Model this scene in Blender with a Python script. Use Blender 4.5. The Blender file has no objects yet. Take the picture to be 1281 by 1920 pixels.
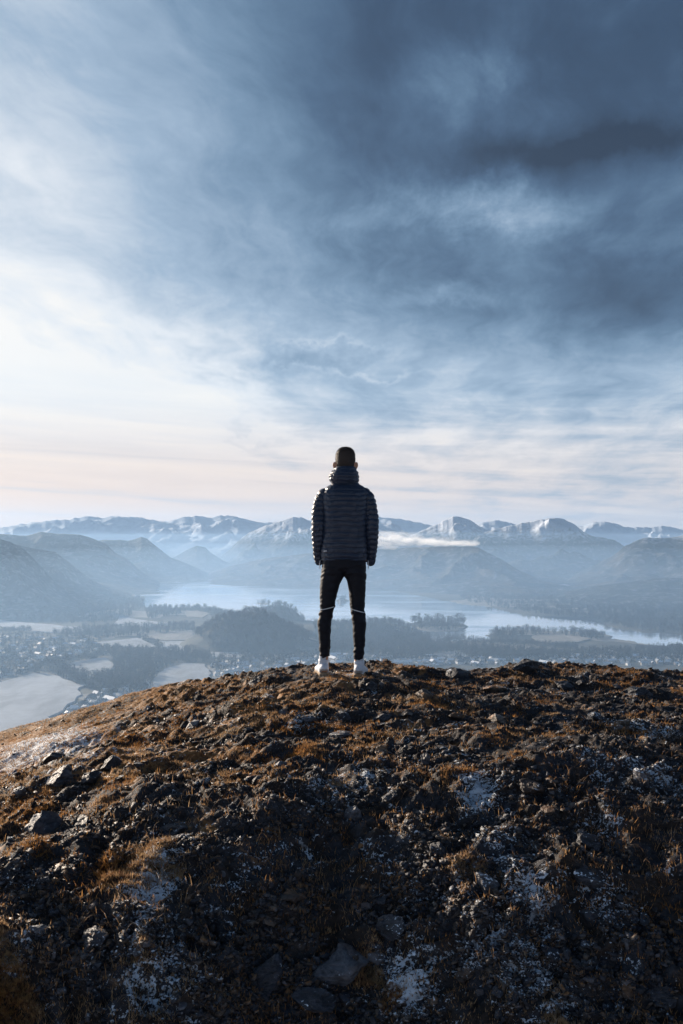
import bpy, bmesh, math, random
import numpy as np
from mathutils import Vector, Matrix
R = math.radians
random.seed(7)
rng = np.random.default_rng(11)
scene = bpy.context.scene
C = scene.collection

# ------------------------------------------------------------------ camera
FPX = 1640.0                                   # focal length in pixels of the 1281x1920 photograph
CAM = Vector((0.0, 0.0, 1.088))
PITCH = math.atan(46.0 / FPX)
cam_d = bpy.data.cameras.new('camera')
cam = bpy.data.objects.new('camera', cam_d); C.objects.link(cam)
cam.location = CAM
cam.rotation_euler = (math.pi / 2 + PITCH, 0, 0)
cam_d.sensor_fit = 'VERTICAL'; cam_d.sensor_height = 36.0
cam_d.lens = 36.0 * FPX / 1920.0
cam_d.clip_start = 0.1; cam_d.clip_end = 60000
scene.camera = cam
scene.render.resolution_x = 683; scene.render.resolution_y = 1024

# ------------------------------------------------------------------ sun, exposure
SUN_AZ, SUN_EL = R(-44), R(14.5)               # left of the view direction (+Y), low
SUN = Vector((math.sin(SUN_AZ) * math.cos(SUN_EL), math.cos(SUN_AZ) * math.cos(SUN_EL), math.sin(SUN_EL)))
sd = bpy.data.lights.new('sun', 'SUN'); sun = bpy.data.objects.new('sun', sd); C.objects.link(sun)
sd.energy = 5.0; sd.angle = R(0.6); sd.color = (1.0, 0.84, 0.67)
sun.rotation_euler = (-SUN).to_track_quat('-Z', 'Y').to_euler()
sun.location = SUN * 50
scene.view_settings.view_transform = 'Standard'
scene.view_settings.look = 'None'
EXPO = 0.75
scene.view_settings.exposure = EXPO
scene.view_settings.gamma = 1.0
scene.view_settings.use_curve_mapping = False
scene.render.engine = 'CYCLES'
cy = scene.cycles
cy.use_denoising = True
try: cy.denoiser = 'OPENIMAGEDENOISE'
except Exception: pass
cy.max_bounces = 5; cy.diffuse_bounces = 2; cy.glossy_bounces = 2; cy.transmission_bounces = 1
cy.volume_bounces = 2; cy.transparent_max_bounces = 24
cy.sample_clamp_indirect = 6.0

# ------------------------------------------------------------------ node helpers
class NT:
    def __init__(s, tree): s.t = tree; s.n = tree.nodes; s.l = tree.links
    def new(s, typ, ins=None, **kw):
        n = s.n.new(typ)
        for k, v in kw.items(): setattr(n, k, v)
        for k, v in (ins or {}).items(): s.set(n.inputs[k], v)
        return n
    def set(s, sock, v):
        if isinstance(v, bpy.types.NodeSocket): s.l.new(v, sock)
        elif v is not None:
            if hasattr(sock, 'default_value') and isinstance(v, (tuple, list)) and len(v) == 3 and sock.type == 'RGBA': v = (*v, 1)
            sock.default_value = v
    def m(s, op, a, b=None, c=None, clamp=False):
        n = s.n.new('ShaderNodeMath'); n.operation = op; n.use_clamp = clamp
        for i, v in enumerate((a, b, c)):
            if v is not None: s.set(n.inputs[i], v)
        return n.outputs[0]
    def vm(s, op, a, b=None, out=0):
        n = s.n.new('ShaderNodeVectorMath'); n.operation = op
        s.set(n.inputs[0], a)
        if b is not None: s.set(n.inputs[3 if op == 'SCALE' else 1], b)
        return n.outputs[out]
    def ramp(s, f, stops, interp='LINEAR'):
        n = s.n.new('ShaderNodeValToRGB'); e = n.color_ramp; e.interpolation = interp
        while len(e.elements) > 1: e.elements.remove(e.elements[-1])
        e.elements[0].position = stops[0][0]; e.elements[0].color = col4(stops[0][1])
        for p, c in stops[1:]:
            q = e.elements.new(p); q.color = col4(c)
        s.set(n.inputs[0], f); return n.outputs[0]
    def mix(s, f, a, b, mode='MIX'):
        n = s.n.new('ShaderNodeMix'); n.data_type = 'RGBA'; n.blend_type = mode
        s.set(n.inputs[0], f); s.set(n.inputs[6], a); s.set(n.inputs[7], b); return n.outputs[2]
    def noise(s, vec, scale, detail=4, rough=0.55, dist=0.0, out=0):
        n = s.n.new('ShaderNodeTexNoise')
        s.set(n.inputs['Vector'], vec); n.inputs['Scale'].default_value = scale
        n.inputs['Detail'].default_value = detail; n.inputs['Roughness'].default_value = rough
        n.inputs['Distortion'].default_value = dist
        return n.outputs[out]
    def mr(s, v, a, b, c=0.0, d=1.0, smooth=False):
        n = s.n.new('ShaderNodeMapRange'); n.interpolation_type = 'SMOOTHSTEP' if smooth else 'LINEAR'
        s.set(n.inputs[0], v)
        for i, q in enumerate((a, b, c, d)): s.set(n.inputs[i + 1], q)
        return n.outputs[0]
def col4(c): return (c, c, c, 1) if isinstance(c, (int, float)) else (*c, 1)[:4]
def lin(r, g, b):
    f = lambda v: (v / 255 / 12.92) if v / 255 <= 0.04045 else ((v / 255 + 0.055) / 1.055) ** 2.4
    return (f(r), f(g), f(b))

# ------------------------------------------------------------------ world sky
world = bpy.data.worlds.new('World'); scene.world = world; world.use_nodes = True
w = NT(world.node_tree); w.n.clear()
SKY_STRENGTH = 0.1
out = w.new('ShaderNodeOutputWorld')
bg = w.new('ShaderNodeBackground', {'Strength': SKY_STRENGTH})
w.l.new(bg.outputs[0], out.inputs[0])
nish = w.new('ShaderNodeTexSky', sky_type='NISHITA', sun_disc=False, sun_elevation=SUN_EL,
             sun_rotation=SUN_AZ % (2 * math.pi), altitude=350, air_density=1.0, dust_density=1.2, ozone_density=1.5)
tc = w.new('ShaderNodeTexCoord')
d = w.vm('NORMALIZE', tc.outputs['Generated'])
sx = w.new('ShaderNodeSeparateXYZ', {0: d})
dx, dy, dz = sx.outputs
adot = w.vm('DOT_PRODUCT', d, tuple(SUN), out=1)
zc = w.m('MAXIMUM', dz, 0.0)
A = w.ramp(adot, [(0.45, 0.0), (0.62, 0.03), (0.75, 0.12), (0.865, 0.36), (0.915, 0.50), (0.95, 0.58), (1.0, 0.75)], 'B_SPLINE')
B = w.ramp(zc, [(0.0, 0.66), (0.08, 0.58), (0.18, 0.39), (0.26, 0.21), (0.33, 0.09), (0.45, 0.0)], 'B_SPLINE')
# cloud plane coordinates: streaks drawn out along azimuth +6 deg
iz = w.m('DIVIDE', 1.0, w.m('ADD', zc, 0.10))
px_, py_ = w.m('MULTIPLY', dx, iz), w.m('MULTIPLY', dy, iz)
ca, sa = math.cos(R(6)), math.sin(R(6))
across = w.m('SUBTRACT', w.m('MULTIPLY', px_, ca), w.m('MULTIPLY', py_, sa))
along = w.m('ADD', w.m('MULTIPLY', py_, ca), w.m('MULTIPLY', px_, sa))
def cvec(a, b, z=0.0): return w.new('ShaderNodeCombineXYZ', {0: a, 1: b, 2: z}).outputs[0]
warp = w.noise(cvec(px_, py_, 3.0), 1.3, 3)
alw = w.m('ADD', across, w.m('MULTIPLY', w.m('SUBTRACT', warp, 0.5), 0.5))
n_streak = w.noise(cvec(alw, w.m('MULTIPLY', along, 0.22)), 1.9, 8, 0.60, 0.0)
n_soft = w.noise(cvec(px_, w.m('MULTIPLY', py_, 0.8), 7.7), 1.0, 8, 0.6, 0.15)
n_fine = w.noise(cvec(alw, w.m('MULTIPLY', along, 0.6), 4.0), 4.2, 10, 0.66, 0.1)
n_hor = w.noise(cvec(w.m('MULTIPLY', px_, 0.9), w.m('MULTIPLY', py_, 2.2), 9.0), 1.0, 9, 0.62, 0.15)
g_all = w.m('MULTIPLY', w.m('SUBTRACT', n_streak, 0.5), 0.52)
g_all = w.m('ADD', g_all, w.m('MULTIPLY', w.m('SUBTRACT', n_soft, 0.5), 0.36))
g_all = w.m('ADD', g_all, w.m('MULTIPLY', w.m('SUBTRACT', n_fine, 0.5), 0.34))
n_fib = w.noise(cvec(w.m('MULTIPLY', alw, 6.0), w.m('MULTIPLY', along, 0.8), 11.0), 1.0, 6, 0.6, 0.0)
g_all = w.m('ADD', g_all, w.m('MULTIPLY', w.m('SUBTRACT', n_fib, 0.5), 0.13))
lowmask = w.mr(zc, 0.02, 0.30, 0.26, 0.0)
g_all = w.m('ADD', g_all, w.m('MULTIPLY', w.m('SUBTRACT', n_hor, 0.5), lowmask))
# individual clouds of this sky: (azimuth tangent, elevation tangent, half sizes, strength)
wn = w.noise(d, 6.0, 9, 0.68, out=1)
wv = w.new('ShaderNodeSeparateXYZ', {0: w.vm('SUBTRACT', wn, (0.5, 0.5, 0.5))})
iy = w.m('DIVIDE', 1.0, w.m('MAXIMUM', dy, 0.05))
u = w.m('ADD', w.m('MULTIPLY', dx, iy), w.m('MULTIPLY', wv.outputs[0], 0.22))
v = w.m('ADD', w.m('MULTIPLY', dz, iy), w.m('MULTIPLY', wv.outputs[1], 0.13))
front = w.m('GREATER_THAN', dy, 0.06)
blobs = [(1190, 265, 230, 42, -.21), (950, 290, 130, 30, -.13), (1180, 555, 330, 65, -.15), (760, 250, 150, 60, -.04), (870, 375, 95, 45, .21),
         (700, 400, 150, 45, .08), (1010, 400, 150, 40, .12), (865, 545, 85, 26, .16), (800, 560, 150, 20, .06),
         (850, 150, 90, 60, .07), (935, 100, 60, 40, .09), (640, 60, 130, 110, -.05), (950, 20, 140, 60, -.03),
         (390, 785, 85, 34, -.13), (580, 680, 80, 18, -.10), (455, 797, 70, 7, .13), (400, 817, 40, 4, .10),
         (640, 690, 190, 5, .07), (620, 650, 120, 5, .05), (1150, 890, 240, 22, -.06), (60, 915, 130, 14, -.10), (300, 930, 160, 10, -.05),
         (330, 640, 110, 40, .03), (480, 600, 200, 60, .06), (1000, 800, 300, 60, .04)]
gs = None
for (bx, by, rx, ry, amp) in blobs:
    q1 = w.m('MULTIPLY', w.m('SUBTRACT', u, (bx - 640.5) / FPX), FPX / rx)
    q2 = w.m('MULTIPLY', w.m('SUBTRACT', v, (1006 - by) / FPX), FPX / ry)
    e = w.m('POWER', 2.718, w.m('MULTIPLY', w.m('ADD', w.m('MULTIPLY', q1, q1), w.m('MULTIPLY', q2, q2)), -1.0))
    gs = w.m('MULTIPLY', e, amp) if gs is None else w.m('MULTIPLY_ADD', e, amp, gs)
gs = w.m('MULTIPLY', w.m('MULTIPLY', gs, front), w.m('MULTIPLY_ADD', n_fine, 1.6, 0.3))
t = w.m('ADD', w.m('ADD', w.m('ADD', 0.245, A), w.m('ADD', B, g_all)), gs)
t = w.m('MINIMUM', t, w.mr(dz, 0.03, 0.22, 0.90, 1.0))
az_ = w.m('ARCTAN2', dx, dy)                   # long thin bands low over the horizon
n_low = w.noise(cvec(w.m('MULTIPLY', az_, 2.6), w.m('MULTIPLY_ADD', az_, 2.0, w.m('MULTIPLY', dz, 48.0)), 2.0), 1.0, 6, 0.6, 0.4)
t = w.m('ADD', t, w.m('MULTIPLY', w.m('SUBTRACT', n_low, 0.54), w.mr(dz, 0.02, 0.19, 1.15, 0.0)))
cloud = w.ramp(t, [(0.15, lin(28, 42, 64)), (0.28, lin(50, 71, 98)), (0.37, lin(70, 95, 124)), (0.46, lin(92, 119, 147)), (0.55, lin(116, 143, 170)),
                   (0.68, lin(155, 177, 200)), (0.80, lin(194, 206, 220)), (0.90, lin(225, 230, 236)), (1.0, lin(244, 242, 239))])
warm = w.m('MULTIPLY', w.mr(dz, 0.17, 0.02, 0, 1, True), w.mr(t, 0.55, 0.84, 0.1, 1.0))
warm = w.m('MULTIPLY', warm, w.mr(adot, 0.45, 0.95, 0.45, 1.0))
cloud = w.mix(w.m('MULTIPLY', warm, 0.95), cloud, lin(246, 208, 180))
cloud10 = w.vm('SCALE', cloud, 2 ** -EXPO * 1.04 / SKY_STRENGTH)
skycol = w.mix(0.95, nish.outputs[0], cloud10)
w.l.new(skycol, bg.inputs['Color'])
world.cycles.sampling_method = 'MANUAL'; world.cycles.sample_map_resolution = 1024

# ------------------------------------------------------------------ numpy noise
_perm = np.random.default_rng(5).permutation(4096)
_g = np.random.default_rng(6).uniform(0, 2 * np.pi, 4096); _gx, _gy = np.cos(_g), np.sin(_g)
def pn(x, y, seed=0):
    x = np.asarray(x, float) + seed * 17.3; y = np.asarray(y, float) - seed * 9.1
    xi = np.floor(x).astype(np.int64); yi = np.floor(y).astype(np.int64)
    xf = x - xi; yf = y - yi
    fu = xf * xf * xf * (xf * (xf * 6 - 15) + 10); fv = yf * yf * yf * (yf * (yf * 6 - 15) + 10)
    def gr(i, j, a, b):
        h = _perm[(_perm[(xi + i) & 4095] + yi + j) & 4095]
        return _gx[h] * a + _gy[h] * b
    a = gr(0, 0, xf, yf); b = gr(1, 0, xf - 1, yf); c = gr(0, 1, xf, yf - 1); e = gr(1, 1, xf - 1, yf - 1)
    return (a + (b - a) * fu + (c + (e - c) * fu - a - (b - a) * fu) * fv) * 1.5
def fbm(x, y, o=4, seed=0, g=0.5):
    s = 0; a = 1.0; f = 1.0
    for i in range(o):
        s = s + a * pn(x * f, y * f, seed + i); a *= g; f *= 2.03
    return s
def ridged(x, y, o=5, seed=0, g=0.55):
    s = 0; a = 1.0; f = 1.0; wgt = 1.0
    for i in range(o):
        q = 1 - np.abs(pn(x * f, y * f, seed + i)) * 1.6
        q = np.clip(q, 0, 1) ** 2 * wgt
        s = s + a * q; wgt = np.clip(q * 1.6, 0.15, 1); a *= g; f *= 2.07
    return s / 2.0
def sst(a, b, x):
    q = np.clip((x - a) / (b - a), 0, 1); return q * q * (3 - 2 * q)
def sp(x, k):                                   # soft positive part
    return np.logaddexp(0, x * k) / k

# ------------------------------------------------------------------ mesh helpers
def mesh_np(name, V, F, mats=(), smooth=True, mi=None):
    me = bpy.data.meshes.new(name)
    V = np.asarray(V, np.float32); F = np.asarray(F, np.int32)
    nf, k = F.shape
    me.vertices.add(len(V)); me.vertices.foreach_set('co', V.ravel())
    me.loops.add(nf * k); me.loops.foreach_set('vertex_index', F.ravel())
    me.polygons.add(nf); me.polygons.foreach_set('loop_start', np.arange(0, nf * k, k, dtype=np.int32))
    me.polygons.foreach_set('loop_total', np.full(nf, k, np.int32))
    if smooth: me.polygons.foreach_set('use_smooth', np.ones(nf, bool))
    for m in mats: me.materials.append(m)
    if mi is not None: me.polygons.foreach_set('material_index', np.asarray(mi, np.int32))
    me.update(calc_edges=True); me.validate()
    return me
def link(name, me, parent=None, label=None, cat=None, group=None, kind=None, loc=None):
    o = bpy.data.objects.new(name, me); C.objects.link(o)
    if parent is not None: o.parent = parent
    if loc is not None: o.location = loc
    if label: o['label'] = label
    if cat: o['category'] = cat
    if group: o['group'] = group
    if kind: o['kind'] = kind
    return o
def grid_faces(nu, nv, wrap=False):
    i = np.arange(nu - 1)[:, None]; j = np.arange(nv if wrap else nv - 1)[None, :]
    j2 = (j + 1) % nv
    a = i * nv + j; b = i * nv + j2; c = (i + 1) * nv + j2; e = (i + 1) * nv + j
    return np.stack([a + 0 * j, b, c, e], -1).reshape(-1, 4)
def px_dir(px, py):
    px = np.asarray(px, float); py = np.asarray(py, float)
    vx = px - 640.5; vz = 960.0 - py; cp, sp_ = math.cos(PITCH), math.sin(PITCH)
    return vx, FPX * cp - vz * sp_, FPX * sp_ + vz * cp
def px_plane(px, py, z):
    x, y, zz = px_dir(px, py); k = (z - CAM.z) / np.minimum(zz, -1e-3)
    return x * k, y * k
def px_at(px, py, Y):
    x, y, zz = px_dir(px, py); k = Y / y
    return x * k, Y + 0 * k, CAM.z + zz * k
def to_px(x, y, z):
    cp, sp_ = math.cos(PITCH), math.sin(PITCH); zz = z - CAM.z
    dep = y * cp + zz * sp_; up = -y * sp_ + zz * cp
    return 640.5 + FPX * x / dep, 960 - FPX * up / dep
def in_poly(x, y, poly):
    x = np.asarray(x); y = np.asarray(y); r = np.zeros(x.shape, bool); n = len(poly)
    for i in range(n):
        x1, y1 = poly[i]; x2, y2 = poly[(i + 1) % n]
        if y1 == y2: continue
        c = ((y1 > y) != (y2 > y)) & (x < (x2 - x1) * (y - y1) / (y2 - y1) + x1)
        r ^= c
    return r
def material(name):
    m = bpy.data.materials.new(name); m.use_nodes = True
    t = NT(m.node_tree); t.n.clear()
    o = t.new('ShaderNodeOutputMaterial'); b = t.new('ShaderNodeBsdfPrincipled')
    t.l.new(b.outputs[0], o.inputs[0]); b.inputs['Specular IOR Level'].default_value = 0.3
    return m, t, b
def simple_mat(name, col, rough=0.7, spec=0.3, var=0.0, vscale=5.0):
    m, t, b = material(name)
    if var:
        p = t.new('ShaderNodeNewGeometry').outputs['Position']
        n = t.noise(p, vscale, 4)
        t.l.new(t.mix(t.mr(n, 0.3, 0.7), tuple(c * (1 - var) for c in col), tuple(c * (1 + var) for c in col)), b.inputs['Base Color'])
    else: b.inputs['Base Color'].default_value = (*col, 1)
    b.inputs['Roughness'].default_value = rough; b.inputs['Specular IOR Level'].default_value = spec
    return m
# ------------------------------------------------------------------ materials: hills, floor
def hill_material(name, snow, z0, z1, dark=(0.035, 0.04, 0.038), tan=(0.11, 0.085, 0.055), amp=140.0, scale=0.004, snowcol=(0.74, 0.80, 0.90)):
    m, t, b = material(name)
    g = t.new('ShaderNodeNewGeometry'); p = g.outputs['Position']
    s = t.new('ShaderNodeSeparateXYZ', {0: p}); z = s.outputs[2]
    n1 = t.noise(p, scale, 8, 0.62, 0.4); n2 = t.noise(p, scale * 5, 7, 0.65, 0.5); n3 = t.noise(p, 0.03, 6, 0.6)
    base = t.mix(t.mr(n1, 0.42, 0.62), dark, tan)
    base = t.mix(t.mr(n3, 0.35, 0.7, 0.0, 0.5), base, (0.02, 0.024, 0.026))
    zz = t.m('ADD', z, t.m('MULTIPLY', t.m('SUBTRACT', n2, 0.5), amp * 2.2))
    zz = t.m('ADD', zz, t.m('MULTIPLY', t.m('SUBTRACT', n1, 0.5), amp))
    sn = t.mr(zz, z0, z1, 0, snow, True)
    nz = t.new('ShaderNodeSeparateXYZ', {0: g.outputs['Normal']}).outputs[2]
    sn = t.m('MULTIPLY', sn, t.mr(nz, 0.3, 0.6, 0.35, 1.0))
    frost = t.m('MULTIPLY', t.mr(n2, 0.52, 0.62), 0.18)
    sn = t.m('MAXIMUM', sn, frost)
    t.l.new(t.mix(sn, base, snowcol), b.inputs['Base Color'])
    b.inputs['Roughness'].default_value = 0.9; b.inputs['Specular IOR Level'].default_value = 0.1
    bm_ = t.new('ShaderNodeBump', {'Strength': 1.0, 'Distance': 12.0, 'Height': t.m('ADD', n2, t.m('MULTIPLY', n3, 0.5))})
    t.l.new(bm_.outputs[0], b.inputs['Normal'])
    return m
M_snow = hill_material('snowy_mountain', 1.0, -290, -110, dark=(0.06,0.07,0.085), tan=(0.11,0.105,0.10), amp=120, snowcol=(0.68, 0.76, 0.88))
M_peak = hill_material('rocky_snow_peak', 1.0, -50, 95, dark=(0.035,0.042,0.05), tan=(0.09,0.08,0.065), amp=170)
M_fell = hill_material('bare_fell', 0.35, 60, 300, amp=120)
M_wood = hill_material('wooded_hill', 0.0, 500, 900, dark=(0.022, 0.028, 0.027), tan=(0.05, 0.045, 0.032), scale=0.006)

ZF = -297.0
def ridge(name, label, pts, Yc, wf, wb, mat, nu=300, nf=70, nb=22, spur=0.32, sfreq=1 / 650.0, pf=1.25, rough=9.0, seed=1, kind='structure'):
    pts = sorted(pts)
    P = np.array(pts, float)
    px = np.linspace(P[0, 0], P[-1, 0], nu)
    py = np.interp(px, P[:, 0], P[:, 1])
    k = np.array([1, 2, 3, 2, 1.]) / 9; ks = max(1, int(nu / (P[-1, 0] - P[0, 0]) * 3))
    Yv = Yc if callable(Yc) else (lambda q: np.full_like(q, float(Yc)))
    yc = Yv(px)
    X, _, Z = px_at(px, py, yc)
    jitter = fbm(X / 90, X * 0 + seed, 5, seed) * rough * 0.55
    Z = Z + jitter
    dirx = X / yc
    v = np.concatenate([-np.linspace(1, 0, nf) ** 1.15, (np.linspace(0, 1, nb + 1)[1:])])
    V = np.zeros((len(v), nu, 3)); 
    for i, q in enumerate(v):
        wdt = wf if q < 0 else wb
        Y = yc + q * wdt; x = dirx * Y
        a = abs(q)
        prof = (1 - a) ** pf * (1 - 0.0 * a)
        H = np.maximum(Z - ZF, 1)
        # spurs: ridges that run down towards the viewer
        wx = x + 260 * fbm(x / 900 + 5, Y / 900, 3, seed + 3)
        s = ridged(wx * sfreq, Y * sfreq * 0.45, 5, seed + 9)
        env = np.clip(a * 4.0, 0, 1) * np.clip((1 - a) * 2.2, 0, 1)
        z = ZF + H * prof * (1 - spur * env * (1.15 - 1.7 * s)) + rough * fbm(x / 130, Y / 130, 5, seed + 20) * np.clip(a * 8, 0, 1) * np.clip((1 - a) * 6, 0.0, 1)
        z = z - np.where(a > 0.97, 6.0, 0)
        V[i, :, 0] = x; V[i, :, 1] = Y; V[i, :, 2] = z
    me = mesh_np(name, V.reshape(-1, 3), grid_faces(len(v), nu), [mat])
    o = link(name, me, label=label, kind=kind, cat='hill' if 'hill' in name or 'fell' in name else 'mountain')
    return o, (V, v, px)

ridge('mountain', 'long snow covered mountain range along the far horizon',
      [(-700, 960), (-400, 975), (-250, 965), (-120, 985), (0, 990), (30, 984), (60, 980), (100, 975), (130, 974), (165, 967), (190, 971), (215, 968), (240, 969), (265, 970), (300, 978), (320, 977),
       (340, 970), (370, 967), (395, 970), (415, 966.5), (435, 967), (450, 971), (470, 975), (485, 979), (500, 980), (530, 978), (600, 974), (660, 968), (690, 970), (706, 968), (720, 970), (745, 972), (780, 979), (830, 990), (1000, 1010)],
      13000, 4200, 3000, M_snow, nu=420, nf=90, spur=0.42, sfreq=1 / 1100, rough=24, seed=2)
ridge('mountain', 'white ridge on the far horizon at the right with two low tops',
      [(840, 1010), (870, 990), (905, 979), (935, 975), (960, 981), (1000, 990), (1060, 992), (1080, 988), (1100, 984), (1112, 979), (1130, 978), (1150, 980), (1170, 988), (1200, 989), (1230, 988), (1243, 985), (1260, 988), (1281, 994), (1350, 985), (1450, 995), (1700, 980), (1900, 975)],
      12000, 3800, 3000, M_snow, nu=420, nf=90, spur=0.42, sfreq=1 / 1000, rough=20, seed=31)
ridge('mountain', 'dark topped peak with a snowy left shoulder just left of the person',
      [(330, 1095), (385, 1066), (400, 1052), (430, 1031), (455, 1008), (485, 990), (510, 982), (535, 975), (550, 969), (565, 970), (585, 977), (640, 975), (680, 974), (706, 981), (735, 981), (748, 986), (758, 996), (790, 1004), (850, 1030), (900, 1060)],
      9500, 3000, 2200, M_peak, nu=360, nf=90, spur=0.52, sfreq=1 / 800, rough=16, seed=5)
ridge('mountain', 'pointed snowy peak right of the person, its right flank dark',
      [(740, 1030), (770, 1003), (790, 996), (805, 988), (822, 983), (835, 976), (850, 969.5), (865, 969), (880, 975), (895, 984), (915, 994), (935, 999), (955, 1012), (965, 1025), (990, 1050), (1010, 1075)],
      8600, 2700, 2000, M_peak, nu=340, nf=90, spur=0.55, sfreq=1 / 700, rough=14, seed=8)
ridge('mountain', 'broad snowy peak with a rounded summit at the right of the skyline',
      [(840, 1050), (890, 1003), (930, 992), (960, 985), (990, 979), (1015, 974), (1040, 971), (1060, 974.5), (1080, 985), (1095, 997), (1115, 1006), (1150, 1012), (1180, 1030), (1230, 1060)],
      8200, 2700, 2000, M_peak, nu=340, nf=90, spur=0.55, sfreq=1 / 720, rough=14, seed=12)
ridge('fell_hill', 'dark fell with thin snow near its top rising at the right edge',
      [(1010, 1098), (1060, 1085), (1100, 1067), (1130, 1051), (1150, 1041), (1170, 1026), (1195, 1014), (1215, 1007), (1250, 1009), (1281, 1004), (1340, 1000), (1420, 1015), (1550, 1010), (1800, 990)],
      5900, 1700, 1600, hill_material('thin_snow_fell', 0.75, -50, 30, dark=(0.025, 0.03, 0.034), amp=90), nu=320, nf=80, spur=0.34, sfreq=1 / 480, rough=9, seed=15)
ridge('fell_hill', 'misty long fell behind the lake right of the person',
      [(370, 1085), (430, 1062), (500, 1046), (580, 1038), (700, 1030), (780, 1026), (850, 1025), (880, 1024), (900, 1028), (920, 1038), (945, 1052), (975, 1070), (1010, 1086), (1050, 1098), (1100, 1105)],
      lambda q: np.interp(q, [300, 640, 880, 1100], [6800, 6300, 5700, 4900]), 1350, 1300, M_fell, nu=320, nf=70, spur=0.34, sfreq=1 / 420, rough=7, seed=18)
ridge('fell_hill', 'faint blue cone shaped hill at the head of the lake',
      [(300, 1062), (335, 1040), (355, 1029), (370, 1023), (385, 1026), (395, 1036), (420, 1052), (470, 1070)], 8200, 1200, 1000, M_fell, nu=120, nf=40, rough=5, seed=21)
ridge('fell_hill', 'blue hill with a blunt double top left of the lake head',
      [(60, 1050), (130, 1025), (195, 1012), (225, 1012), (240, 1015), (255, 1010), (265, 1006.5), (275, 1009), (300, 1030), (320, 1045), (350, 1057), (372, 1066), (400, 1080)], 6900, 1300, 1200, M_wood, nu=220, nf=60, rough=7, spur=0.3, sfreq=1 / 420, seed=24)
ridge('fell_hill', 'long blue hill in the mist on the left behind the nearer ones',
      [(-500, 960), (-200, 985), (0, 1001), (50, 1005), (75, 998), (100, 1000), (130, 1002), (150, 1002), (175, 1010), (200, 1020), (215, 1035), (240, 1050), (270, 1075), (300, 1092)], 5700, 1300, 1200, M_fell, nu=300, nf=60, rough=6, spur=0.34, sfreq=1 / 420, seed=27)
ridge('wooded_hill', 'second stepped wooded hill from the left edge above the lake',
      [(-300, 1000), (0, 1015), (45, 1025), (75, 1030), (105, 1035), (130, 1055), (150, 1070), (175, 1090), (215, 1105), (250, 1114), (272, 1126)],
      4500, 1150, 1100, M_wood, nu=260, nf=60, rough=6, spur=0.25, sfreq=1 / 300, seed=33)
ridge('wooded_hill', 'nearest steep hazy hill at the left edge',
      [(-600, 950), (-250, 985), (-80, 1003), (0, 1011), (20, 1016), (40, 1026), (60, 1044), (80, 1064), (105, 1094), (140, 1115), (190, 1140), (240, 1152)],
      3900, 800, 900, M_wood, nu=260, nf=60, rough=5, spur=0.22, sfreq=1 / 260, seed=36)
LOWHILL, lowhill_grid = ridge('wooded_hill', 'low dark wooded hill beyond the lake at the right edge',
      [(1040, 1118), (1090, 1104), (1140, 1096), (1180, 1091), (1215, 1087), (1250, 1083), (1281, 1084), (1400, 1075), (1600, 1080), (1800, 1085)],
      4300, 900, 900, M_wood, nu=240, nf=50, rough=5, spur=0.2, sfreq=1 / 260, seed=39)

# ------------------------------------------------------------------ valley floor, lake
def proj(poly, z=-295.0): return [tuple(float(q) for q in px_plane(a, b, z)) for a, b in poly]
LAKE = [(240, 1113), (262, 1110), (282, 1100), (300, 1091), (330, 1085), (365, 1080), (400, 1077), (440, 1078), (480, 1081), (560, 1086), (640, 1092), (700, 1101), (760, 1112), (820, 1124), (860, 1132),
        (920, 1138), (960, 1149), (1000, 1155), (1060, 1161), (1110, 1164), (1150, 1176), (1200, 1185), (1281, 1191), (1400, 1197), (1600, 1200),
        (1600, 1225), (1400, 1218), (1281, 1214), (1215, 1211), (1190, 1203), (1156, 1200), (1140, 1190), (1090, 1184), (1000, 1181), (935, 1182), (916, 1190), (916, 1202),
        (860, 1202), (820, 1203), (800, 1197), (780, 1184), (755, 1176), (720, 1170), (680, 1168), (650, 1168), (610, 1166), (575, 1165), (560, 1160),
        (480, 1155), (445, 1150), (400, 1140), (330, 1139), (290, 1139), (272, 1140), (268, 1127), (255, 1117)]
ISL = {'big': [(766, 1170), (775, 1178), (800, 1183), (830, 1185), (860, 1183), (879, 1176), (870, 1170), (830, 1166), (790, 1164)],
       'small': [(478, 1133), (492, 1136), (508, 1133), (500, 1130), (486, 1130)],
       'mid': [(628, 1127), (640, 1130), (656, 1127), (648, 1123), (636, 1123)]}
lake_w = proj(LAKE); isl_w = {k: proj(v_) for k, v_ in ISL.items()}
MOUNDS = [(465, 1216, 2420, 190, 82), (527, 1163, 3150, 95, 46), (640, 1125, 3950, 55, 22), (590, 1185, 2700, 120, 20), (700, 1175, 2750, 160, 24)]
def floor_h(x, y):
    h = -293.2 + 1.6 * fbm(x / 260, y / 260, 3, 60)
    h = h + 0.03 * np.maximum(0, y - 7000) ** 0.9
    for (mx, my, md, mw, mh) in MOUNDS:
        cx = (mx - 640.5) / FPX * md
        r = np.sqrt(((x - cx) / mw) ** 2 + ((y - md) / (mw * 1.15)) ** 2)
        h = h + mh * np.clip(1 - r ** 1.5, 0, 1) ** 1.15 * (1 + 0.18 * fbm(x / 60, y / 60, 3, 44))
    lk = in_poly(x + 14 * fbm(x / 60, y / 60, 3, 71), y + 30 * fbm(x / 70 + 9, y / 70, 3, 72), lake_w)
    for p in isl_w.values():
        s = in_poly(x, y, p); lk &= ~s
    return np.where(lk, -300.0, h)
ys = 900 * (24000 / 900) ** np.linspace(0, 1, 520)
us = np.concatenate([np.linspace(-2.2, -0.46, 60)[:-1], np.linspace(-0.46, 0.46, 620), np.linspace(0.46, 2.2, 60)[1:]])
Yg, Ug = np.meshgrid(ys, us, indexing='ij'); Xg = Yg * Ug
Zg = floor_h(Xg, Yg)
m_floor, t, b = material('valley_ground')
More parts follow.
